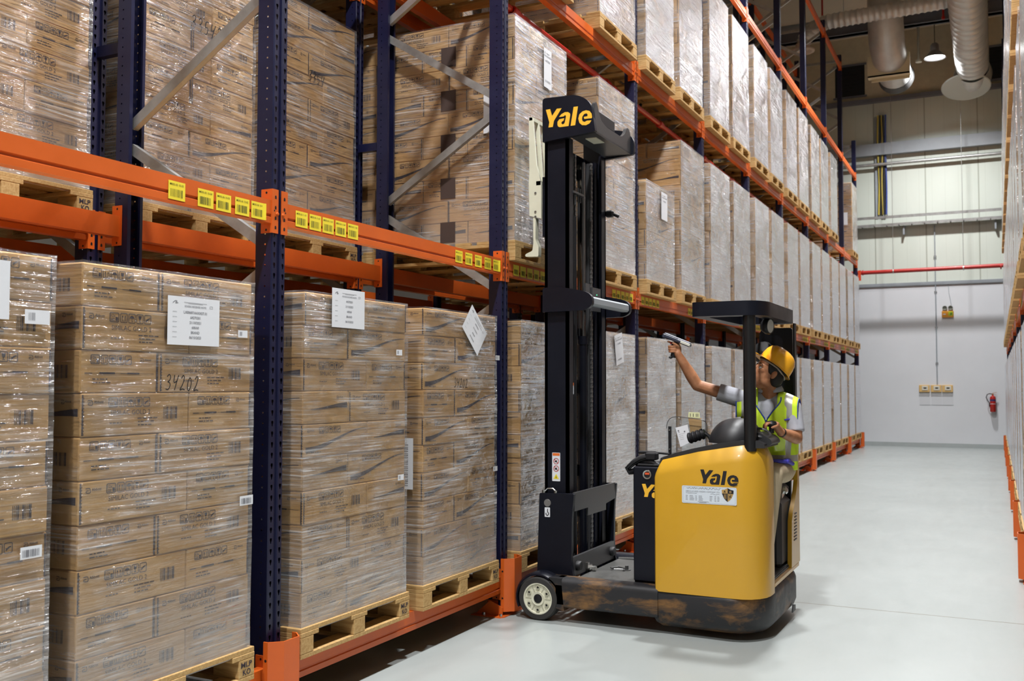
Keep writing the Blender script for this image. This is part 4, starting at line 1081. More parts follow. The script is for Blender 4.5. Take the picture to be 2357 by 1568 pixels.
# yellow body: one panel wrapping the near side and the rear corner
PL=[(1.10,2.345),(1.115,2.312),(1.15,2.302),(1.38,2.30),(1.60,2.30),(1.66,2.305),(1.71,2.325),(1.755,2.365),(1.785,2.42),(1.797,2.48),(1.80,2.54),(1.80,2.585)]
def zt_body(x,i): 
    z=1.075+(x-1.10)*.30-(max(0,x-1.10)**2)*.16
    if i>=8: z=1.225-(i-8)*.012
    return z
m=MB(); cols=[]
for i,(x,y) in enumerate(PL):
    a=PL[max(i-1,0)];b=PL[min(i+1,len(PL)-1)]; dx,dy=b[0]-a[0],b[1]-a[1]; l=sqrt(dx*dx+dy*dy); nx,ny=dy/l,-dx/l
    zt_=zt_body(x,i); c=[]
    for d,z in ((.0,.268),(.0,.60),(0,zt_-.10),(.008,zt_-.07),(.03,zt_-.025),(.05,zt_),(.09,zt_+.002),(.09,.268)):
        c.append((x-nx*d,y-ny*d,z))
    cols.append(c)
k=len(cols[0]); m.add([p for c in cols for p in c],[(i*k+j,(i+1)*k+j,(i+1)*k+(j+1)%k,i*k+(j+1)%k) for i in range(len(cols)-1) for j in range(k)]+[tuple(range(k)),tuple((len(cols)-1)*k+j for j in range(k-1,-1,-1))])
BODY=obj('body_panel',m,YEL,TR,45)
# rear sill and far rear panel with vents
m=MB(); m.box((1.60,2.585,.29),(1.80,3.44,.335),bev=.012); P=[(3.14,.33),(3.16,.64),(3.20,.70),(3.26,.745),(3.34,.83),(3.385,.90),(3.395,1.17),(3.41,1.185),(3.44,1.185),(3.45,1.17),(3.45,.33)]
m.prism(P,(1.775,0,0),(0,1,0),(0,0,1),(.028,0,0)); m.prism([(3.40,.9),(3.40,1.18),(3.45,1.18),(3.45,.9)],(1.60,0,0),(0,1,0),(0,0,1),(.19,0,0))
obj('rear_panel',m,YEL,TR,30)
m=MB()
for i in range(9): m.box((1.8025,3.23+.004*i,.50+i*.022),(1.806,3.33,.508+i*.022))
obj('vents',m,BLACKPL,TR)
m=MB(); m.box((1.3,2.42,.30),(1.785,3.40,.345)); m.box((1.25,2.42,.345),(1.29,3.42,1.10)); m.box((1.29,3.36,.345),(1.76,3.40,1.20)); obj('operator_compartment',m,BLACKPL,TR)
m=MB(); P=[(2.60,.345)]
for i in range(14): P+=[(2.605+.04*i,.345),(2.612+.04*i,.353),(2.628+.04*i,.353),(2.635+.04*i,.345)]
m.prism(P+[(3.16,.345),(3.16,.343),(2.60,.343)],(1.50,0,0),(0,1,0),(0,0,1),(.28,0,0)); obj('step_tread',m,mat('tread_metal',(.10,.10,.11),.4,metal=.6),TR,0)
m=MB(); m.box((1.36,2.98,.345),(1.765,3.34,.80),bev=.03); obj('seat_base',m,TBLK,TR)
m=MB(); m.box((1.42,2.80,.80),(1.765,3.30,.905),bev=.04); obj('seat_cushion',m,BLACKPL,TR)
m=MB(); m.box((1.47,3.20,.905),(1.765,3.32,1.52),bev=.05); obj('seat_back',m,BLACKPL,TR)
m=MB(); m.lathe([(0,0),(.07,0),(.08,.02),(.07,.05),(0,.06)],(1.60,3.29,1.79),(0,-1,.2),18); m.cyl((1.60,3.29,1.5),(1.60,3.29,1.78),.02); obj('head_rest',m,BLACKPL,TR)
m=MB(); m.lathe([(0,0),(.022,0),(.022,.02),(.012,.03),(0,.03)],(1.775,3.02,.86),(1,0,0),12); m.bar((1.77,2.95,.83),(1.775,3.08,.87),.02,.03); obj('seat_latch',m,STEEL,TR)
# black dash with steering dome, console and knob
D=[(1.125,1.06),(1.135,1.10),(1.20,1.125),(1.34,1.165),(1.50,1.20),(1.64,1.222),(1.745,1.225),(1.79,1.205),(1.79,1.18),(1.64,1.18),(1.34,1.11)]
m=MB(); m.prism(D,(0,2.365,0),(1,0,0),(0,0,1),(0,.42,0)); obj('dash_cover',m,TBLK,TR,50)
m=MB(); prof=[]
for i in range(13):
    t=pi/2*i/12; prof.append((cos(t)**.8 if i<12 else 0,sin(t)))
vs=[];nn=32
for r,h in prof:
    for j in range(nn):
        a=2*pi*j/nn; vs.append((1.56+.165*r*cos(a)+.02*h,2.58+.19*r*sin(a),1.20+.155*h))
m.add(vs,[(i*nn+j,i*nn+(j+1)%nn,(i+1)*nn+(j+1)%nn,(i+1)*nn+j) for i in range(12) for j in range(nn)]); obj('steering_dome',m,TBLK,TR,80)
m=MB(); m.prism(round_poly([(1.66,1.215),(1.68,1.262),(1.74,1.275),(1.81,1.235),(1.825,1.205),(1.80,1.19)],.015,3),(0,2.44,0),(1,0,0),(0,0,1),(0,.26,0)); obj('console',m,TBLK,TR,40)
m=MB(); m.lathe([(.062,0),(.07,.008),(.062,.016),(.055,.008),(.062,0)],(1.735,2.50,1.262),(.25,-.35,1),24); obj('control_ring',m,TGREY,TR,40)
m=MB(); m.cyl((1.775,2.66,1.26),(1.775,2.66,1.30),.016,n=10); m.lathe([(0,-.02),(.03,-.012),(.036,.004),(.028,.02),(0,.026)],(1.775,2.66,1.315),(0,0,1),16); obj('steering_knob',m,BLACKPL,TR,40)
m=MB(); m.tube([(1.25,2.6,1.215),(1.285,2.6,1.225),(1.32,2.6,1.24),(1.36,2.6,1.252)],[.03,.034,.032,.028],12)
for k in range(4): m.lathe([(.036,0),(.038,.006),(.036,.012)],V((1.255,2.6,1.216)).lerp(V((1.35,2.6,1.249)),k/3.5),(1,0,.35),12)
m.tube([(1.36,2.6,1.252),(1.385,2.6,1.235),(1.40,2.6,1.20)],.012,8); obj('lever_grip',m,BLACKPL,TR,40)
# clear screen on a black post
ACR=N('clear_acrylic'); tr=ACR.n('ShaderNodeBsdfTransparent'); tr.inputs[0].default_value=(.93,.95,.96,1); gl=ACR.n('ShaderNodeBsdfAnisotropic'); gl.inputs['Roughness'].default_value=.08; mx=ACR.n('ShaderNodeMixShader'); mx.inputs[0].default_value=.08
ACR.l(tr.outputs[0],mx.inputs[1]); ACR.l(gl.outputs[0],mx.inputs[2]); ACR.l(mx.outputs[0],ACR.out.inputs[0])
m=MB(); m.box((1.068,2.744,1.09),(1.086,2.76,1.285)); obj('screen_post',m,BLACKPL,TR)
m=MB()
for z in (1.13,1.26): m.lathe([(0,0),(.006,0),(.004,.004),(0,.004)],(1.077,2.744,z),(0,-1,0),8)
obj('post_screw',m,STEEL,TR)
P=round_poly([(1.05,1.10),(1.33,1.13),(1.33,1.33),(1.05,1.36)],[.0,.0,.05,.09],6)
m=MB(); m.prism(P,(0,2.762,0),(1,0,0),(0,0,1),(0,.004,0)); s=obj('clear_screen',m,ACR.m,TR,30)
m=MB(); m.tube([(x,2.764,z) for x,z in P],.0022,6); obj('screen_edge',m,TGREY,s)
# battery, its lock and the cables on top
m=MB(); m.box((.93,2.42,.295),(1.24,3.42,1.035),bev=.008); BAT=obj('battery_box',m,NAVY,TR)
m=MB(); m.lathe([(.021,0),(.021,.005),(.029,.006),(.031,0)],(1.027,2.419,.985),(0,-1,0),20); lk=obj('lock_ring',m,STEEL,BAT)
m=MB(); m.lathe([(0,0),(.021,0),(.021,.003),(0,.003)],(1.027,2.419,.985),(0,-1,0),16); obj('lock_core',m,BLACKPL,lk); m=MB(); m.box((1.012,2.4145,.985),(1.042,2.4155,.998)); obj('lock_mark',m,mat('orange_mark',srgb(214,84,40),.5),lk)
m=MB(); m.tube([(1.10,2.46,1.04),(1.05,2.47,1.06),(.98,2.48,1.058),(.93,2.5,1.03)],.016,8); m.box((.95,2.44,1.035),(1.10,2.60,1.052),bev=.006); obj('battery_lid_strap',m,BLACKPL,BAT)
for dy,dz,mm in ((0,0,BLACKPL),(.035,.012,TGREY),(.02,-.012,BLACKPL)):
    m=MB(); m.tube([(1.07,2.47+dy,1.10+dz),(1.02,2.465+dy,1.10+dz),(.965,2.455+dy,1.085+dz),(.915,2.45+dy,1.055+dz),(.875,2.45+dy,1.02+dz),(.885,2.46+dy,.995+dz),(.925,2.48+dy,1.0+dz),(.96,2.5+dy,1.03)],.0115,8); obj('cable',m,mm,TR,60)
m=MB(); m.box((1.0,2.45,1.075),(1.075,2.52,1.125),bev=.008); m.box((.905,2.585,1.105),(1.03,2.62,1.125),bev=.006); m.tube([(1.03,2.6,1.115),(1.12,2.6,1.11)],.008,6); obj('cable_plug',m,BLACKPL,TR)
# floor tray between the legs
m=MB(); m.box((.50,2.445,.235),(.93,3.335,.262)); m.box((.72,2.445,.262),(.93,3.335,.268)); m.tube([(.50,3.32,.262),(.72,3.32,.272),(.95,3.32,.272)],.012,8); obj('battery_tray',m,mat('worn_tray_paint',(.10,.10,.095),.4,metal=.3,var=.25),TR)
m=MB(); m.box((.93,2.445,.11),(1.2,3.33,.293)); obj('chassis_frame',m,NAVY,TR)
m=MB(); m.cyl((.72,2.88,.268),(.72,2.88,.30),.014,n=6); m.lathe([(.0,.0),(.028,0),(.028,.005),(0,.005)],(.72,2.88,.268),(0,0,1),16); m.tube([(.70,2.86,.275),(.64,2.84,.275),(.60,2.88,.275),(.64,2.93,.275),(.7,2.9,.275)],.005,6); obj('tray_bolt',m,mat('dull_steel',(.16,.16,.16),.4,metal=.8),TR)
# mast
MAST_Z0=.12
m=MB()
for y,s in ((2.50,1),(3.22,-1)):
    m.box((.262,y,MAST_Z0),(.440,y+s*.018,3.28)); m.box((.262,y,MAST_Z0),(.284,y+s*.085,3.28)); m.box((.418,y,MAST_Z0),(.440,y+s*.085,3.28))
for z in (.60,1.5,3.18): m.box((.262,2.52,z),(.285,3.20,z+.10))
ms=obj('mast_outer',m,NAVY,TR)
m=MB()
for y,s in ((2.592,1),(3.128,-1)):
    m.box((.288,y,.22),(.412,y+s*.016,3.22)); m.box((.288,y,.22),(.306,y+s*.06,3.22)); m.box((.394,y,.22),(.412,y+s*.06,3.22))
for z in (.9,1.9,3.08): m.box((.29,2.6,z),(.31,3.12,z+.08))
obj('mast_inner',m,NAVY,TR)
m=MB()
for y,s in ((2.672,1),(3.048,-1)): m.box((.30,y,.25),(.395,y+s*.05,3.2))
obj('mast_middle',m,TGREY,TR)
for y in (2.76,2.96):
    m=MB(); m.cyl((.36,y,.2),(.36,y,1.9),.032,n=16); m.cyl((.36,y,1.9),(.36,y,3.2),.021,n=14,m=1); m.lathe([(.033,0),(.038,0),(.038,.06),(.033,.06)],(.36,y,1.86),(0,0,1),16); obj('lift_cylinder',m,[NAVY,mat('rod_chrome',(.20,.20,.21),.22,metal=1)],TR)
def chain(y,x,z0,z1):
    m=MB(); z=z0; i=0
    while z<z1:
        m.box((x-.006,y-(.012 if i%2 else .007),z),(x+.006,y+(.012 if i%2 else .007),z+.016)); z+=.0175; i+=1
    return obj('lift_chain',m,mat('chain_steel',(.22,.22,.22),.4,metal=.8) if 'chain_steel' not in bpy.data.materials else bpy.data.materials['chain_steel'],TR,0)
chain(3.015,.405,.3,3.2); chain(2.705,.405,2.4,3.2)
m=MB()
for y in (2.63,2.66): m.tube([(.425,y,2.75),(.43,y,2.0),(.425,y,1.2),(.42,y,.4)],.009,8)
obj('hydraulic_hose',m,BLACKPL,TR)
m=MB(); m.box((.41,2.58,2.905),(.45,2.78,2.92)); m.cyl((.43,2.64,2.83),(.43,2.64,2.90),.014,n=8); m.cyl((.43,2.74,2.86),(.43,2.74,2.96),.008,n=8); m.cyl((.43,2.70,2.86),(.43,2.70,2.96),.008,n=8); obj('hose_bracket',m,TGREY,TR)
m=MB(); m.box((.44,3.205,2.83),(.50,3.25,2.88),bev=.01); m.cyl((.50,3.23,2.85),(.54,3.23,2.83),.012,n=8); obj('sensor',m,BLACKPL,TR)
# mast head cover
HP=round_poly([(.262,3.254),(.262,3.562),(.53,3.556),(.625,3.49),(.655,3.286)],[.0,.025,.06,.09,.01],5)
m=MB(); m.prism(HP,(0,2.462,0),(1,0,0),(0,0,1),(0,.036,0)); HEAD=obj('mast_head_plate',m,NAVY,TR,30)
HP2=round_poly([(.262,3.254),(.262,3.50),(.44,3.50),(.60,3.47),(.672,3.40),(.665,3.286)],[0,.02,.04,.06,.05,.02],5)
m=MB(); m.prism(HP2,(0,3.215,0),(1,0,0),(0,0,1),(0,.03,0)); obj('mast_head_plate',m,NAVY,TR,30)
m=MB(); RP=round_poly([(2.498,3.29),(2.498,3.50),(2.53,3.50),(2.565,3.45),(2.60,3.40),(2.70,3.375),(3.02,3.375),(3.10,3.42),(3.13,3.47),(3.18,3.475),(3.215,3.44),(3.215,3.29)],[0,.02,.03,.06,.05,.08,.08,.05,.03,.02,.02,0],4)
m.prism(RP,(.618,0,0),(0,1,0),(0,0,1),(.024,0,0)); m.box((.44,2.498,3.287),(.642,3.215,3.30)); obj('mast_head_bridge',m,TGREY,TR,30)  # bridge is black gloss; the bright aisle's reflection is put into its grey colour
m=MB(); m.box((.30,2.50,3.505),(.45,3.20,3.53)); m.box((.30,2.66,3.53),(.44,2.84,3.60),bev=.015); m.box((.50,2.56,3.40),(.60,3.0,3.49),bev=.01); obj('mast_top',m,BLACKPL,TR)
m=MB(); m.box((.52,2.62,3.283),(.60,2.78,3.287)); obj('head_lamp_strip',m,CREAM,TR)
# lettering on the mast head
YG=[[(640,335),(740,330),(785,470),(895,340),(1005,345),(830,570),(800,690),(700,690),(720,590)],
 [(945,510),(1000,460),(1080,430),(1150,435),(1190,460),(1205,490),(1165,710),(960,712),(925,695),(908,660),(910,600),(950,557),(1065,545),(1052,592),(1010,610),(998,640),(1030,665),(1065,650),(1080,620),(1105,520),(1100,495),(1080,490),(1050,510)],
 [(1280,350),(1380,350),(1315,710),(1210,712)],
 [(1690,615),(1520,612),(1510,570),(1592,565),(1595,530),(1570,508),(1520,515),(1480,560),(1470,610),(1485,652),(1530,670),(1580,650),(1682,655),(1640,710),(1560,737),(1470,725),(1410,675),(1385,590),(1410,510),(1480,460),(1560,447),(1640,470),(1685,525),(1697,590)]]
def logo(w,h,n=4): return [[((x-640)/1057*w,(737-y)/407*h) for x,y in g] for g in YG[:n]]
m=MB(); m.flats(logo(.345,.145),(.288,2.4612,3.335),(1,0,0),(0,0,1),(0,-1,0)); obj('lettering',m,YINK,HEAD,0)
m=MB(); m.flats(logo(.237,.096),(1.410,2.2988,.948),(1,0,0),(0,0,1),(0,-1,0)); obj('lettering',m,TINK,BODY,0)
m=MB(); m.flats(logo(.262,.095),(.99,2.4188,.83),(1,0,0),(0,0,1),(0,-1,0)); obj('lettering',m,YINK,BAT,0)
# owner's plate with a quartered shield
def plate():
    o=(1.293,2.2985,.832); u,v,n=(1,0,0),(0,0,1),(0,-1,0); w,h=.342,.108
    m=MB(); m.flat(rrect(0,0,w,h,.008),o,u,v,n); p=obj('owner_plate',m,mat('white_sticker',srgb(206,214,222),.35),BODY,0)
    m=MB(); A=[]
    rd=random.Random(3); x=.03
    while x<.235:                         # script line
        l=rd.uniform(.012,.03); A+=stroke([(x,.094),(x+l*.3,.088+rd.random()*.012),(x+l*.6,.09),(x+l,.096+rd.random()*.006)],.0018); x+=l*.9
    A+=shift(text_fit('ABDULLA AND HASSAN COMPANY LTD.',.215,.009),.024,.070)+shift(text_fit('WAREHOUSE',.07,.006),.024,.060)
    A+=stroke([(.18,.061),(.195,.064),(.21,.059),(.225,.063),(.237,.061)],.0016)
    for r in range(4):
        for c0,l in ((.024,.014),(.048,.03),(.085,.012),(.106,.028),(.175,.018),(.205,.012),(.223,.014)):
            A.append(rect(c0,.046-r*.0085,c0+l*rd.uniform(.7,1),.0485-r*.0085))
    A+=[rect(.10,.012,.17,.014),rect(.11,.007,.155,.009)]+ring(.008,.005,w-.008,h-.005,.004,.0007)
    m.flats(A,(o[0],o[1]-.0006,o[2]),u,v,n); obj('plate_print',m,TEXTGREY,p,0)
    S=[(.25,.092),(.268,.094),(.287,.104),(.306,.094),(.324,.091),(.323,.07),(.312,.045),(.300,.030),(.287,.02),(.274,.03),(.262,.046),(.252,.07)]
    m=MB(); q=(o[0],o[1]-.0006,o[2]); G=mat('shield_gold',srgb(176,142,84),.5)
    m.flat(S,q,u,v,n,0); q2=(o[0],o[1]-.0011,o[2])
    m.flat([(.287,.104),(.306,.094),(.324,.091),(.323,.07),(.287,.07)],q2,u,v,n,1); m.flat([(.287,.02),(.287,.07),(.252,.07),(.262,.046),(.274,.03)],q2,u,v,n,1)
    q3=(o[0],o[1]-.0016,o[2])
    m.flats([rect(.2650,.04,.2690,.066),rect(.274,.036,.278,.066)],q3,u,v,n,0); m.flats([rect(.294,.036,.297,.066),rect(.304,.044,.308,.066),rect(.297,.05,.304,.054)],q3,u,v,n,1)
    m.flats(shift(text_polys('A',.02,0,.02),.262,.075),q3,u,v,n,1); m.flat(disc(.304,.081,.0065,12),q3,u,v,n,0); m.flat(disc(.304,.081,.003,10),(o[0],o[1]-.002,o[2]),u,v,n,1)
    obj('shield',m,[G,TINK],p,0)
plate()
# warning stickers on the mast
def sticker(parent,x0,z0,x1,z1,y,kind):
    m=MB(); m.flat(rrect(x0,z0,x1,z1,.004),(0,y,0),(1,0,0),(0,0,1),(0,-1,0)); s=obj('warning_sticker',m,PAPER,parent,0)
    w,h=x1-x0,z1-z0; q=y-.0006
    if kind=='mast':
        m=MB(); m.flat(rect(x0+w*.06,z0+h*.89,x1-w*.06,z0+h*.985),(0,q,0),(1,0,0),(0,0,1),(0,-1,0)); obj('orange_band',m,mat('orange_band',srgb(226,112,44),.5),s,0)
        for zc in (.70,.44):
            m=MB(); c=(x0+w/2,z0+h*zc); r=w*.36
            A=[[(c[0]+r*cos(a),c[1]+r*sin(a)),(c[0]+r*cos(a+.4),c[1]+r*sin(a+.4)),(c[0]+r*.8*cos(a+.4),c[1]+r*.8*sin(a+.4)),(c[0]+r*.8*cos(a),c[1]+r*.8*sin(a))] for a in [i*pi/8 for i in range(16)]]+[[(c[0]-r*.7,c[1]+r*.55),(c[0]-r*.55,c[1]+r*.7),(c[0]+r*.7,c[1]-r*.55),(c[0]+r*.55,c[1]-r*.7)]]
            m.flats(A,(0,q,0),(1,0,0),(0,0,1),(0,-1,0)); m.flats([rect(c[0]-r*.5,c[1]-r*.3,c[0]+r*.1,c[1]+r*.1),disc(c[0]+r*.2,c[1]+r*.25,r*.16,8),[(c[0]+r*.1,c[1]+r*.1),(c[0]+r*.35,c[1]),(c[0]+r*.3,c[1]-r*.4),(c[0]+r*.1,c[1]-r*.35)]],(0,q-.0004,0),(1,0,0),(0,0,1),(0,-1,0),1); obj('prohibition_sign',m,[RED,TINK],s,0)
        m=MB(); m.flat([(x0+w*.15,z0+h*.08),(x1-w*.15,z0+h*.08),(x0+w*.5,z0+h*.26)],(0,q,0),(1,0,0),(0,0,1),(0,-1,0)); m.flat([(x0+w*.44,z0+h*.11),(x0+w*.56,z0+h*.11),(x0+w*.5,z0+h*.21)],(0,q-.0005,0),(1,0,0),(0,0,1),(0,-1,0),1); obj('warning_triangle',m,[YPAPER,TINK],s,0)
    elif kind=='hook':
        m=MB(); m.flats(stroke([(x0+w*.55,z0+h*.85),(x0+w*.55,z0+h*.55),(x0+w*.75,z0+h*.35),(x0+w*.5,z0+h*.15),(x0+w*.25,z0+h*.3),(x0+w*.3,z0+h*.42)],w*.16),(0,q,0),(1,0,0),(0,0,1),(0,-1,0)); obj('hook_mark',m,TINK,s,0)
    else:
        m=MB(); m.flat(rect(x0,z0+h*.75,x1,z1),(0,q,0),(1,0,0),(0,0,1),(0,-1,0)); m.flat([(x0+w*.3,z0+h*.25),(x0+w*.75,z0+h*.15),(x0+w*.7,z0+h*.6)],(0,q,0),(1,0,0),(0,0,1),(0,-1,0)); obj('orange_band',m,mat('orange_band',srgb(226,112,44),.5),s,0)
sticker(ms,.318,.905,.378,1.10,2.4988,'mast')
sticker(ms,.463-.06,1.50,.463-.02,1.58,2.585,'small')
# middle cross guard on the mast
GP=round_poly([(.262,2.066),(.262,2.236),(.40,2.236),(.58,2.20),(.63,2.165),(.63,2.10),(.58,2.072)],[0,.02,.05,.05,.03,.03,.04],5)
for y in (2.462,3.225):
    m=MB(); m.prism(GP,(0,y,0),(1,0,0),(0,0,1),(0,.035,0)); obj('cross_guard_plate',m,NAVY,TR,30)
m=MB(); m.box((.565,2.497,2.105),(.625,3.225,2.165),bev=.012); obj('cross_guard_bar',m,GREYSTEEL,TR)
m=MB(); m.box((.44,2.90,2.10),(.46,3.06,2.27)); m.box((.44,2.78,2.19),(.455,2.86,2.29)); obj('valve_box',m,TGREY,TR)
m=MB(); m.lathe([(0,0),(.004,0),(.003,.003),(0,.003)],(.46,2.98,2.22),(1,0,0),8); obj('status_light',m,mat('green_led',(.02,.5,.2),.4,emit=(.05,.9,.35),estr=1.5),TR)
# lower mast carriage with its two cross plates
for y in (2.448,3.262):
    m=MB(); P=round_poly([(.225,.19),(.245,.825),(.50,.83),(.485,.66),(.48,.36),(.50,.25),(.56,.235),(.56,.19)],[.01,.012,.01,.05,.05,.03,.01,.01],4)
    m.prism(P,(0,y,0),(1,0,0),(0,0,1),(0,.03,0)); cp=obj('carriage_plate',m,NAVY,TR,30)
    if y<3:
        m=MB(); m.lathe([(0,0),(.026,0),(.024,.003),(0,.003)],(.305,y,.76),(0,-1,0),20); obj('pin_cap',m,mat('grey_cap',(.22,.21,.2),.5,metal=.5),cp); sticker(cp,.285,.665,.325,.73,y-.0012,'hook')
        m=MB()
        for x in (.27,.36): m.cyl((x,y+.014,.82),(x,y+.014,.845),.011,n=6)
        m.tube([(.28,y+.014,.84),(.30,y+.014,.858),(.34,y+.014,.858),(.36,y+.014,.84)],.005,6); obj('lifting_loop',m,STEEL,cp)
m=MB(); m.prism([(2.478,.835),(3.262,.835),(3.262,.72),(3.07,.70),(3.07,.655),(2.72,.655),(2.72,.71),(2.478,.71)],(.478,0,0),(0,1,0),(0,0,1),(.016,0,0)); obj('carriage_cross_plate',m,TGREY,TR)
m=MB(); m.box((.462,2.478,.27),(.482,3.262,.40)); obj('carriage_cross_plate',m,TGREY,TR)
for y in (2.55,3.20):
    m=MB(); m.lathe([(0,.03),(.028,.03),(.034,.02),(.034,0),(0,0)],(.482,y,.335),(1,0,0),16); obj('guide_roller',m,BLACKPL,TR)
m=MB(); m.box((.482,2.70,.29),(.50,2.73,.33)); m.cyl((.49,2.78,.28),(.53,2.78,.28),.018,n=8); m.box((.484,2.73,.275),(.50,2.78,.31)); obj('hose_fitting',m,STEEL,TR)
# fork carriage with the load backrest, cream
m=MB(); m.prism([(.081,3.49),(.11,3.485),(.141,3.14),(.179,3.0),(.179,2.75),(.087,2.775),(.081,3.008),(.086,3.1)],(0,2.62,0),(1,0,0),(0,0,1),(0,.02,0))
m.box((.085,2.62,3.465),(.11,3.10,3.49)); 
for y in (2.72,2.82,2.97): m.prism([(.085,3.47),(.11,3.47),(.15,3.0),(.12,3.0)],(0,y,0),(1,0,0),(0,0,1),(0,.02,0))
m.box((.14,2.62,2.99),(.175,3.10,3.02)); obj('load_backrest',m,CREAM,TR)
for y in (2.62,3.0):
    m=MB(); m.prism(round_poly([(.116,2.76),(.136,2.76),(.134,2.60),(.158,2.55),(.157,2.478),(.054,2.482),(.054,2.50),(.11,2.522),(.118,2.58)],.01,3),(0,y,0),(1,0,0),(0,0,1),(0,.05,0)); obj('fork_heel',m,CREAM,TR)
m=MB(); m.box((.18,2.64,2.62),(.262,3.08,3.05)); obj('fork_carriage',m,NAVY,TR)
m=MB()
for z in (2.80,2.935,2.765): m.lathe([(0,.004),(.008,.004),(.01,0)],(.135,2.619,z),(0,-1,0),8)
obj('backrest_bolts',m,STEEL,TR)
# overhead guard: pillar, ring frame, rear plate, work lamp
m=MB(); m.tube([(1.702,2.38,1.16),(1.702,2.38,2.05)],.0385,20); obj('guard_pillar',m,mat('gloss_black_tube',(.008,.008,.009),.25),TR)
OP=round_poly([(1.345,2.325),(1.74,2.325),(1.805,2.45),(1.805,3.36),(1.36,3.40)],[.06,.10,.16,.10,.10],6)
IP=round_poly([(1.43,2.43),(1.68,2.43),(1.715,2.50),(1.715,3.26),(1.44,3.30)],[.05,.06,.08,.06,.06],6)
m=MB(); n=len(OP); rings=[]
A=[[(x,y,z) for x,y in OP] for z in (1.995,2.085)]; B=[[(x,y,z) for x,y in IP] for z in (1.995,2.085)]
m.add(A[0]+A[1]+B[0]+B[1],[(j,(j+1)%n,n+(j+1)%n,n+j) for j in range(n)]+[(2*n+(j+1)%n,2*n+j,3*n+j,3*n+(j+1)%n) for j in range(n)]+[(n+j,n+(j+1)%n,3*n+(j+1)%n,3*n+j) for j in range(n)]+[((j+1)%n,j,2*n+j,2*n+(j+1)%n) for j in range(n)]); obj('overhead_guard',m,NAVY,TR,35)
m=MB()
for x in (1.50,1.57,1.64): m.box((x,2.40,2.055),(x+.02,3.30,2.08))
obj('guard_bars',m,NAVY,TR)
m=MB(); m.prism(round_poly([(1.55,1.05),(1.55,1.97),(1.78,1.97),(1.79,1.05)],[.02,.06,.02,.02],4),(0,3.37,0),(1,0,0),(0,0,1),(0,.04,0)); m.box((1.79,3.35,1.18),(1.80,3.42,2.0)); obj('rear_plate',m,NAVY,TR)
lp=at(1770,751,1,2.75)
m=MB(); m.lathe([(0,-.05),(.035,-.045),(.052,-.02),(.055,.0),(.05,.012),(.044,.012)],lp,(.95,-.28,-.05),20); m.cyl(lp+V((-.03,.02,.02)),lp+V((-.05,.03,.09)),.012,n=8); wl=obj('work_lamp',m,BLACKPL,TR,50)
m=MB(); m.lathe([(0,.0125),(.044,.0105)],lp,(.95,-.28,-.05),20); obj('lens',m,mat('lamp_glass',(.55,.55,.52),.2),wl,50)
# things lying on the truck
m=MB(); a=[V((1.121,2.735,1.277)),V((1.205,2.735,1.300)),V((1.231,2.72,1.184)),V((1.159,2.72,1.150))]
def sheet(corners,th): 
    m=MB(); d=V((0,th,0)); m.add(list(corners)+[c+d for c in corners],[(0,1,2,3),(7,6,5,4),(0,4,5,1),(1,5,6,2),(2,6,7,3),(3,7,4,0)]); return m
t=thing('paper_sheet','tilted white printed sheet propped against the clear screen of the truck','paper',(1.17,2.73,1.15))
obj('page',sheet(a,.0015),PAPER,t,0)
m=MB(); ux=(a[1]-a[0]).normalized(); uz=(a[0]-a[3]).normalized()
m.flats([rect(.01,-.02,.02,-.03),rect(.012,-.034,.02,-.038),rect(.05,-.035,.06,-.045)]+[rect(.012,-.05-.012*i,.055,-.0515-.012*i) for i in range(4)],a[0]-V((0,.0008,0)),ux,uz,(0,-1,0)); obj('print',m,TEXTGREY,t,0)
t=thing('cardboard_folder','brown cardboard folder with a yellowish barcode label behind the clear screen','folder',(1.24,2.785,1.2))
b=[V((1.192,2.79,1.352)),V((1.285,2.79,1.342)),V((1.285,2.79,1.20)),V((1.215,2.79,1.20))]
obj('board',sheet(b,.004),KRAFT,t,0)
m=MB(); m.flat([(0,0),(.082,-.006),(.080,.034),(.004,.036)],(1.194,2.786,1.347),(1,0,0),(0,0,1),(0,-1,0)); lb=obj('barcode_label',m,mat('pale_yellow_label',srgb(226,226,178),.5),t,0)
m=MB(); m.flats([rect(x,.004,x+.004,.026) for x in (.014,.034,.055,.066)],(1.194,2.7854,1.347),(1,0,0),(0,0,1),(0,-1,0)); obj('bars',m,TINK,lb,0)
# ------------------------------------------------------------------ the driver
def skin_mat():
    k=N('skin'); p=k.n('ShaderNodeBsdfPrincipled'); k.l(p.outputs[0],k.out.inputs[0]); p.inputs['Roughness'].default_value=.5; p.inputs['Specular IOR Level'].default_value=.35
    tc=k.n('ShaderNodeTexCoord'); nz=k.noise(tc.outputs['Object'],22,3); k.l(k.ramp(nz,[(.3,srgb(156,104,72)),(.7,srgb(182,126,90))]),p.inputs['Base Color'])
    p.inputs['Subsurface Weight'].default_value=.08; p.inputs['Subsurface Radius'].default_value=(.01,.005,.003); return k.m
SKIN=skin_mat()
SHIRT=mat('grey_polo_cloth',srgb(168,170,178),.85,var=.12,vscale=9,bump=.3,bscale=240,spec=.2)
LIME=mat('lime_hi_vis_cloth',srgb(212,246,62),.7,var=.10,vscale=7,bump=.25,bscale=200,spec=.2)
REFL=mat('silver_reflective_tape',srgb(176,176,170),.35,metal=.3)
PIPE=mat('blue_binding',srgb(34,62,156),.6)
KHAKI=mat('khaki_trouser_cloth',srgb(196,180,152),.85,var=.15,vscale=11,bump=.4,bscale=160,spec=.15)
HATM=mat('yellow_orange_helmet',srgb(248,176,36),.28,coat=.4)
HAIR=mat('black_hair',(.008,.006,.005),.6,bump=.6,bscale=400)
PER=thing('person','person in an orange-yellow hard hat and lime safety vest aiming a scanner from the truck','person',(1.69,3.02,.92))
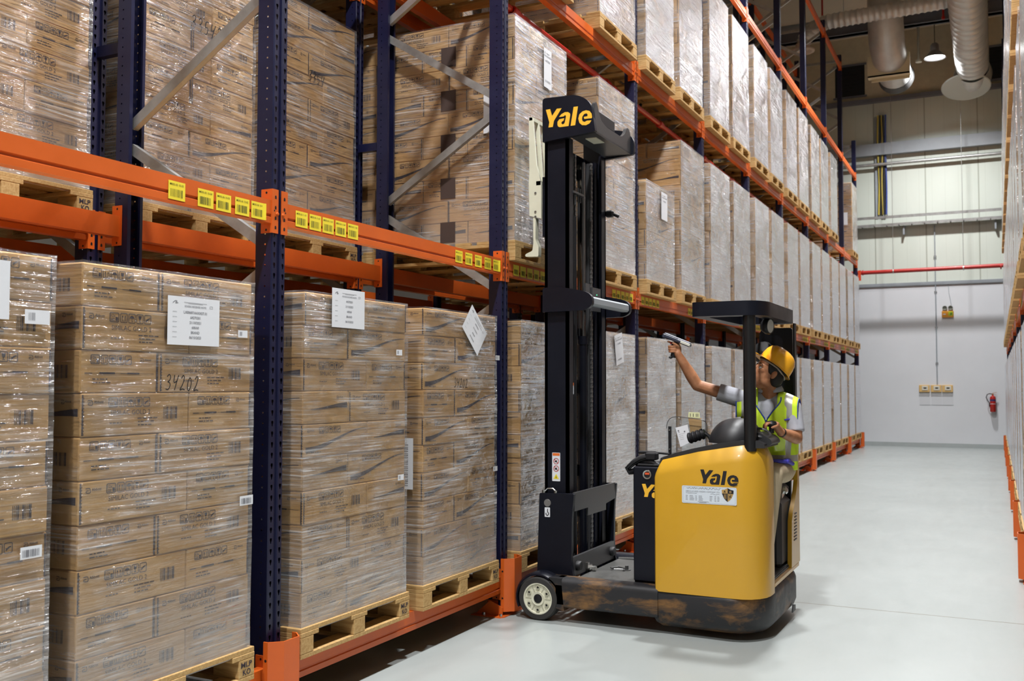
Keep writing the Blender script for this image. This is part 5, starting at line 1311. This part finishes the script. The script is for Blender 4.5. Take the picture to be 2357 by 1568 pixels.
rx=V((.896,.444,0)); nr=V((.444,-.896,0)); zz=V((0,0,1))
def ball(m,c,r,n=14,frame=None):
    """ellipsoid; r = radius or (a,b,c) along frame axes"""
    r=(r,r,r) if not hasattr(r,'__len__') else r; A=frame or (V((1,0,0)),V((0,1,0)),V((0,0,1))); c=V(c); vs=[];k=n//2+2
    for i in range(1,k-1):
        t=pi*i/(k-1)
        for j in range(n):
            a=2*pi*j/n; vs.append(c+A[0]*(r[0]*sin(t)*cos(a))+A[1]*(r[1]*sin(t)*sin(a))+A[2]*(r[2]*cos(t)))
    q=k-2; top=len(vs); vs+= [c+A[2]*r[2],c-A[2]*r[2]]
    fs=[(i*n+j,(i+1)*n+j,(i+1)*n+(j+1)%n,i*n+(j+1)%n) for i in range(q-1) for j in range(n)]
    fs+=[(top,j,(j+1)%n) for j in range(n)]+[(top+1,(q-1)*n+(j+1)%n,(q-1)*n+j) for j in range(n)]
    m.add(vs,fs)
def limb(m,pts,rs,n=14,round_ends=True):
    for i in range(len(pts)-1): m.cyl(pts[i],pts[i+1],rs[i],rs[i+1],n)
    for i,p in enumerate(pts):
        if round_ends or 0<i<len(pts)-1: ball(m,p,rs[i],n)
def fuse(name,m,mats,parent,vox,smooth=6):
    o=obj(name,m,mats,parent,0)
    r=o.modifiers.new('remesh','REMESH'); r.mode='VOXEL'; r.voxel_size=vox; r.use_smooth_shade=True
    s=o.modifiers.new('smooth','SMOOTH'); s.factor=.5; s.iterations=smooth
    return o
# head frame: looking along the rack and up
HF=V((-.80,-.44,.40)).normalized(); HL=zz.cross(HF).normalized(); HU=HF.cross(HL).normalized()
HC=V((1.692,3.005,1.645))
hp=lambda f,l,u:HC+HF*f+HL*l+HU*u
SR,SL=V((1.520,3.02,1.465)),V((1.842,3.03,1.415))
ER,WR=V((1.215,2.94,1.563)),V((1.102,2.862,1.780))
EL,WL_=V((1.872,2.98,1.215)),V((1.812,2.765,1.262))
b=MB(); HFR=(HF,HL,HU)
ball(b,hp(-.005,0,.035),(.098,.075,.098),18,HFR); ball(b,hp(.036,0,-.045),(.062,.058,.082),16,HFR); ball(b,hp(.072,0,-.098),(.024,.026,.018),10,HFR)
ball(b,hp(.02,.04,-.07),(.05,.02,.03),10,HFR); ball(b,hp(.02,-.04,-.07),(.05,.02,.03),10,HFR)
limb(b,[hp(.090,0,.018),hp(.108,0,-.018),hp(.116,0,-.030)],[.009,.012,.013],10); ball(b,hp(.100,.013,-.032),.010,8); ball(b,hp(.100,-.013,-.032),.010,8)
ball(b,hp(.080,.03,.026),(.016,.026,.009),10,HFR); ball(b,hp(.080,-.03,.026),(.016,.026,.009),10,HFR)
ball(b,hp(.094,0,-.058),(.011,.022,.007),10,HFR); ball(b,hp(.092,0,-.071),(.012,.020,.008),10,HFR)
ball(b,hp(.066,.045,-.012),(.024,.014,.016),10,HFR); ball(b,hp(.066,-.045,-.012),(.024,.014,.016),10,HFR)
for s in (-1,1):
    ball(b,hp(-.012,s*.078,-.008),(.017,.009,.030),12,HFR); ball(b,hp(-.02,s*.083,.0),(.012,.007,.022),10,HFR); ball(b,hp(-.006,s*.079,-.03),(.009,.007,.010),8,HFR)
NB=V((1.688,3.055,1.475)); limb(b,[hp(-.02,0,-.06),NB],[.052,.060],16)
ball(b,(1.685,3.06,1.32),(.160,.095,.19),18); ball(b,(1.685,3.05,1.10),(.145,.10,.16),18); ball(b,(1.685,3.05,1.0),(.155,.115,.10),16)
limb(b,[SR,V((1.60,3.055,1.475)),NB,V((1.77,3.055,1.450)),SL],[.050,.055,.06,.055,.048])
limb(b,[SR,ER],[.048,.040]); limb(b,[ER,ER.lerp(WR,.3),WR],[.040,.041,.027])
limb(b,[SL,EL],[.048,.041]); limb(b,[EL,EL.lerp(WL_,.35),WL_],[.041,.040,.028])
# right hand closed on the scanner grip: palm, five fingers
HG=V((1.075,2.858,1.822))     # centre of the grip
hq=lambda r,n,u:HG+rx*r+nr*n+zz*u
limb(b,[WR,hq(.030,-.002,-.004)],[.026,.024]); ball(b,hq(.027,-.006,.004),(.020,.026,.036),12,(rx,nr,zz))
for i,(u,L) in enumerate(((.030,0),(.010,.004),(-.009,.003),(-.026,-.003))):
    if i==0: limb(b,[hq(.022,-.024,u),hq(-.012,-.030,u+.006),hq(-.036,-.012,u+.012),hq(-.034,.008,u+.012)],[.0092,.0088,.0082,.0075],8)
    else: limb(b,[hq(.020,-.026,u),hq(-.014,-.030,u),hq(-.030-L*.5,-.006,u-.001),hq(-.020,.020,u-.003),hq(.004+L,.026,u-.004)],[.0095,.0092,.0088,.0082,.0074],8)
limb(b,[hq(.034,.010,-.012),hq(.026,.026,.010),hq(.006,.029,.022),hq(-.010,.028,.030)],[.013,.0115,.0098,.0085],8)
# left hand resting over the steering knob
hw=lambda r,n,u:V((1.772,2.665,1.312))+rx*r+nr*n+zz*u
limb(b,[WL_,hw(.028,-.02,.000)],[.027,.025]); ball(b,hw(.022,-.008,.006),(.036,.034,.016),12,(rx,nr,zz))
for i,(n_,L) in enumerate(((.026,.9),(.009,1),(-.009,.95),(-.026,.8))):
    limb(b,[hw(.0,n_,.010),hw(-.026*L,n_*1.05+.002,.012),hw(-.046*L,n_*1.1+.004,-.002),hw(-.050*L,n_*1.1+.004,-.020)],[.0098,.0094,.0088,.0078],8)
limb(b,[hw(.035,.012,-.004),hw(.016,.036,-.010),hw(-.006,.042,-.016)],[.012,.0105,.0085],8)
# legs (inside the trousers) and feet
KR,KL=V((1.58,2.70,1.0)),V((1.768,2.70,.998)); AR,AL=V((1.56,2.66,.45)),V((1.715,2.675,.45))
for h,k_,a_ in ((V((1.60,3.04,.99)),KR,AR),(V((1.765,3.04,.99)),KL,AL)): limb(b,[h,k_,a_],[.07,.05,.036])
body=fuse('body',b,SKIN,PER,.0045,4)
# eyes, brows, hair
for s in (1,-1):
    m=MB(); ball(m,hp(.0765,s*.031,.006),.0125,12); e=obj('eye',m,mat('eye_white',(.6,.58,.55),.3) if 'eye_white' not in bpy.data.materials else bpy.data.materials['eye_white'],PER,60)
    m=MB(); ball(m,hp(.0865,s*.032,.007),(.0035,.0062,.0062),10,HFR); obj('iris',m,HAIR,e,60)
    m=MB(); limb(m,[hp(.092,s*.014,.030),hp(.090,s*.034,.034),hp(.076,s*.054,.026)],[.004,.0045,.003],8); obj('eyebrow',m,HAIR,PER,60)
h=MB(); ball(h,hp(-.014,0,.040),(.094,.080,.096),18,HFR)
for s in (-1,1): ball(h,hp(-.005,s*.068,.022),(.034,.014,.032),12,HFR); ball(h,hp(-.05,s*.05,-.02),(.045,.032,.06),12,HFR); limb(h,[hp(.03,s*.070,.04),hp(.018,s*.073,.0)],[.012,.007],8)
ball(h,hp(-.07,0,-.02),(.035,.06,.06),14,HFR); fuse('hair',h,HAIR,PER,.005,3)
# hard hat
hat=MB(); vs=[];nn=40;prof=[(1.0,0),(1.0,.012),(.985,.045),(.93,.085),(.80,.118),(.58,.140),(.30,.151),(0,.154)]
TB=radians(13)
HT=lambda f,l,u:hp(-.016+f*cos(TB)-u*sin(TB),l,.056+u*cos(TB)+f*sin(TB))
for r,z in prof:
    for j in range(nn):
        a=2*pi*j/nn; ff=.119*cos(a); ridge=.006*max(0,1-abs(sin(a)*r*4))*(1 if z>.05 else 0)
        vs.append(HT(ff*r,.097*sin(a)*r,z*.86+ridge))
fs=[(i*nn+j,i*nn+(j+1)%nn,(i+1)*nn+(j+1)%nn,(i+1)*nn+j) for i in range(len(prof)-1) for j in range(nn)]
hat.add(vs,fs)
rim=[]
for j in range(nn):
    a=2*pi*j/nn; ext=.012+.040*max(0,cos(a))**1.5; drop=-.004-.012*max(0,-cos(a)); rim.append(HT((.119+ext)*cos(a),(.097+.012)*sin(a),drop))
b0=len(hat.v); hat.v.extend(rim); hat.f.extend([(j,b0+j,b0+(j+1)%nn,(j+1)%nn) for j in range(nn)]); hat.m.extend([0]*nn)
o=obj('hard_hat',hat,HATM,PER,50); sm=o.modifiers.new('thick','SOLIDIFY'); sm.thickness=.003; sm.offset=-1
m=MB(); pts=[HT(.104*cos(a),.082*sin(a),-.012-.022*max(0,-cos(a))) for a in [2*pi*j/24 for j in range(25)]]; m.tube(pts,.006,6); obj('head_band',m,mat('grey_strap',srgb(150,140,130),.7),o,60)
# polo shirt
s=MB(); ball(s,(1.685,3.06,1.31),(.172,.110,.195),20); ball(s,(1.685,3.05,1.10),(.165,.122,.18),20)
limb(s,[SR,V((1.60,3.055,1.472)),V((1.69,3.058,1.468)),V((1.77,3.055,1.445)),SL],[.060,.064,.066,.062,.056],16)
limb(s,[SR,SR.lerp(ER,.55)],[.062,.060],18,False); ball(s,SR,.062,16)
limb(s,[SL,SL.lerp(EL,.80)],[.057,.059],18,False); ball(s,SL,.057,16)
shirt=fuse('polo_shirt',s,SHIRT,PER,.0065,5)
m=MB(); vs=[];n=22
for (r1,r2,z,dy) in ((.062,.060,0,0),(.064,.062,.034,.004),(.070,.068,.036,.003),(.086,.080,.004,-.004)):
    for j in range(n+1):
        a=-pi/2+.42+(2*pi-.84)*j/n; vs.append(NB+V((r1*cos(a)*1.06,r2*sin(a)+dy,z+.046+.012*sin(a))))
m.add(vs,[(i*(n+1)+j,i*(n+1)+j+1,(i+1)*(n+1)+j+1,(i+1)*(n+1)+j) for i in range(3) for j in range(n)]); c=obj('collar',m,SHIRT,shirt,60); q=c.modifiers.new('thick','SOLIDIFY'); q.thickness=.003
# safety vest
VX,VY=1.685,3.055
TAB=[(1.00,.172,.128),(1.06,.176,.132),(1.14,.178,.133),(1.22,.182,.131),(1.30,.188,.128),(1.36,.193,.126),(1.42,.192,.118),(1.46,.183,.104),(1.49,.165,.094),(1.515,.135,.086),(1.535,.105,.080),(1.545,.09,.076)]
def vest_r(z):
    for i in range(len(TAB)-1):
        if z<=TAB[i+1][0]:
            t=(z-TAB[i][0])/(TAB[i+1][0]-TAB[i][0]); return (TAB[i][1]+(TAB[i+1][1]-TAB[i][1])*t,TAB[i][2]+(TAB[i+1][2]-TAB[i][2])*t)
    return TAB[-1][1:]
def vp(a,z,e=0):
    rx_,ry_=vest_r(z); w=.0035*sin(a*9+z*31)*(1 if z<1.4 else .3)
    return V((VX+(rx_+e+w)*sin(a),VY-(ry_+e+w)*cos(a),z-.035*max(0,sin(a))*min(1,max(0,(z-1.38)/.08))-.006*max(0,-sin(a))*(1 if z>1.44 else 0)))     # a=0 faces -y
na,nz=96,64; Z0v,Z1v=1.0,1.545
vneck=lambda z:0.012 if z<1.335 else .012+(z-1.335)*3.6
def keep(a,z):
    a=(a+pi)%(2*pi)-pi
    if abs(a)<vneck(z): return False
    da=abs(abs(a)-pi/2)
    if ((da/.40)**2+((z-1.365)/.10)**2)<1: return False
    if z>1.515 and abs(a)<1.1: return False
    return True
m=MB(); vs=[vp(2*pi*j/na,Z0v+(Z1v-Z0v)*i/nz) for i in range(nz+1) for j in range(na)]
fs=[];ms_=[]
for i in range(nz):
    for j in range(na):
        a=2*pi*(j+.5)/na; z=Z0v+(Z1v-Z0v)*(i+.5)/nz
        if not keep(a,z): continue
        aa=abs((a+pi)%(2*pi)-pi)
        fs.append((i*na+j,i*na+(j+1)%na,(i+1)*na+(j+1)%na,(i+1)*na+j)); ms_.append(1 if (.72<aa<.98 and z>1.02) or 1.06<z<1.105 else 0)
b0=len(m.v); m.v.extend(vs); m.f.extend(fs); m.m.extend(ms_)
vest=obj('safety_vest',m,[LIME,REFL],PER,60); q=vest.modifiers.new('thick','SOLIDIFY'); q.thickness=.004; q.offset=1
for sgn,S_,T_ in ((1,SL,V((1.77,3.055,1.445))),(-1,SR,V((1.60,3.055,1.472)))):
    # shoulder piece of the vest, lying over the shirt
    m=MB(); nu,nv=8,20; out=S_+V((sgn*.040,0,-.006)); inn=T_+V((-sgn*.020,0,.006))
    for i in range(nu+1):
        u=i/nu; ax=inn.lerp(out,u); r_=.073-.009*u+.006*sin(pi*u)
        for j in range(nv+1):
            v=j/nv; th=-2.0+4.0*v
            if abs(th)<=1.57: p=V((0,r_*sin(th),r_*cos(th)))
            else: p=V((0,(r_+.010*(abs(th)-1.57))*(1 if th>0 else -1),-(abs(th)-1.57)*.26))
            m.v.append(ax+p)
    k_=nv+1
    for i in range(nu):
        for j in range(nv): m.f.append((i*k_+j,i*k_+j+1,(i+1)*k_+j+1,(i+1)*k_+j)); m.m.append(1 if i in (3,4,5) else 0)
    sp_=obj('shoulder_piece',m,[LIME,REFL],vest,60); q=sp_.modifiers.new('thick','SOLIDIFY'); q.thickness=.004
    m2=MB(); m2.tube([m.v[nu*k_+j] for j in range(k_)],.0045,6); obj('binding',m2,PIPE,vest,60)
for sgn in (-1,1):
    m=MB(); m.tube([vp(sgn*vneck(z),z,.005) for z in [1.005+.02*i for i in range(26)] if z<1.515],.0045,6); obj('binding',m,PIPE,vest,60)
    m=MB(); pts=[]
    for i in range(33):
        t=2*pi*i/32; pts.append(vp(sgn*(pi/2+.41*cos(t)),1.365+.104*sin(t),.006))
    m.tube(pts,.0045,6); obj('binding',m,PIPE,vest,60)
m=MB(); m.tube([vp(0,z,.006) for z in (1.01,1.06,1.11,1.16,1.21,1.27,1.33)],.006,6); obj('zip',m,mat('dark_blue_zip',srgb(22,30,84),.5),vest,60)
m=MB(); P=[vp(.62-.0,1.335,.010),vp(.95,1.343,.012)]; m.tube([P[0],P[0].lerp(P[1],.5)+nr*.004,P[1]],.0055,8); obj('pen',m,mat('purple_blue_pen',srgb(66,60,190),.4),vest,60)
m=MB()
g=[vp(.28+.42*i/6,1.13+.11*j/4,.007) for j in range(5) for i in range(7)]; m.add(g,[(j*7+i,j*7+i+1,(j+1)*7+i+1,(j+1)*7+i) for j in range(4) for i in range(6)])
PK_=N('clear_pocket_vinyl'); tr=PK_.n('ShaderNodeBsdfTransparent'); gl=PK_.n('ShaderNodeBsdfAnisotropic'); gl.inputs['Roughness'].default_value=.15; mx=PK_.n('ShaderNodeMixShader'); mx.inputs[0].default_value=.22; PK_.l(tr.outputs[0],mx.inputs[1]); PK_.l(gl.outputs[0],mx.inputs[2]); PK_.l(mx.outputs[0],PK_.out.inputs[0])
obj('clear_pocket',m,PK_.m,vest,60)
# trousers, belt strap, shoes, watch, ring
t_=MB(); ball(t_,(1.685,3.05,1.0),(.172,.130,.095),18)
for h_,k_,a_ in ((V((1.60,3.04,.992)),KR,AR),(V((1.765,3.04,.992)),KL,AL)): limb(t_,[h_,k_,a_],[.084,.070,.052],18)
fuse('trousers',t_,KHAKI,PER,.008,5)
m=MB(); m.tube([(1.845,2.98,1.045),(1.835,2.86,1.07),(1.80,2.78,1.075),(1.74,2.75,1.075)],.014,8); m.box((1.80,2.83,1.055),(1.85,2.92,1.085),bev=.01); obj('blue_strap',m,mat('violet_blue_strap',srgb(60,58,168),.6),PER,60)
for a_ in (AR,AL):
    m=MB(); ball(m,a_+V((0,-.04,-.062)),(.045,.11,.042),14); m.box(tuple(a_+V((-.042,-.15,-.104))),tuple(a_+V((.042,.07,-.085))),bev=.01); obj('shoe',m,BLACKPL,PER,50)
m=MB(); d=(WL_-EL).normalized(); m.lathe([(.030,-.009),(.0315,0),(.030,.009)],WL_-d*.012,d,18); obj('wrist_watch',m,BLACKPL,PER,50)
m=MB(); m.lathe([(.0100,-.003),(.0112,0),(.0100,.003)],hw(-.018,.0095,.012),-rx,12); obj('finger_ring',m,STEEL,PER,50)
# hand-held scanner in the right hand
SCN=thing('barcode_scanner','dark blue-grey pistol-grip barcode scanner held up in the driver\'s right hand','scanner',tuple(HG))
A=at(1527,771,1,2.845); B_=at(1590,796,1,2.865); d=(B_-A).normalized(); up=(zz-d*zz.dot(d)).normalized(); sd=d.cross(up)
mR=Matrix((d,sd,up)).transposed()
L=(B_-A).length; mid=(A+B_)/2
DBL=mat('dark_blue_grey_plastic',srgb(52,56,72),.4)
m=MB(); m.obox(mid-d*L*.22,(L*.56,.058,.030),mR,0,.008); m.obox(mid+d*L*.25,(L*.50,.066,.026),mR,0,.008); m.obox(A+d*.012-up*.004,(.03,.062,.038),mR,0,.01); obj('scanner_body',m,DBL,SCN,40)
m=MB(); m.obox(mid+d*L*.0+up*.016,(L*.92,.050,.006),mR,0,.003); obj('top_cover',m,mat('light_grey_plastic',srgb(140,144,158),.4),SCN,40)
m=MB(); m.obox(mid+d*L*.27-sd*0+up*-.004+nr*.034,(L*.34,.004,.016),Matrix((d,nr,up)).transposed(),0,.001); obj('side_window',m,mat('pale_window',srgb(206,204,190),.3),SCN,40)
m=MB(); m.obox(A+d*.0-up*.002,(.006,.05,.022),mR,0,.002); obj('scan_window',m,BLACKPL,SCN,40)
m=MB(); g0=hq(.006,0,.040);g1=hq(.001,0,-.03);g2=hq(-.004,0,-.060)
m.tube([g0,g1,g2,hq(-.006,0,-.068)],[.021,.0175,.019,.017],12); m.tube([g2+zz*.004,hq(-.022,.0,-.068),hq(-.034,0,-.066)],[.012,.010,.006],10); obj('grip',m,BLACKPL,SCN,50)
m=MB(); m.tube([hq(-.016,0,.040),hq(-.022,0,.030),hq(-.020,0,.022)],.004,8); obj('trigger',m,RED,SCN,50)
# ------------------------------------------------------------------ world, view
w=bpy.data.worlds.new('world'); SC.world=w; w.use_nodes=True
w.node_tree.nodes['Background'].inputs[0].default_value=(.5,.5,.52,1); w.node_tree.nodes['Background'].inputs[1].default_value=.01
vs=SC.view_settings
vs.view_transform='Standard'; vs.look='None'; vs.gamma=1; vs.exposure=0.14; vs.use_curve_mapping=False
cy=SC.cycles
cy.max_bounces=6; cy.diffuse_bounces=3; cy.glossy_bounces=3; cy.transmission_bounces=4; cy.transparent_max_bounces=10
cy.caustics_reflective=False; cy.caustics_refractive=False; cy.sample_clamp_indirect=6; cy.sample_clamp_direct=0; cy.blur_glossy=.4
cy.use_denoising=True; cy.use_adaptive_sampling=True; cy.adaptive_threshold=.04
try: cy.denoiser='OPENIMAGEDENOISE'
except Exception: pass
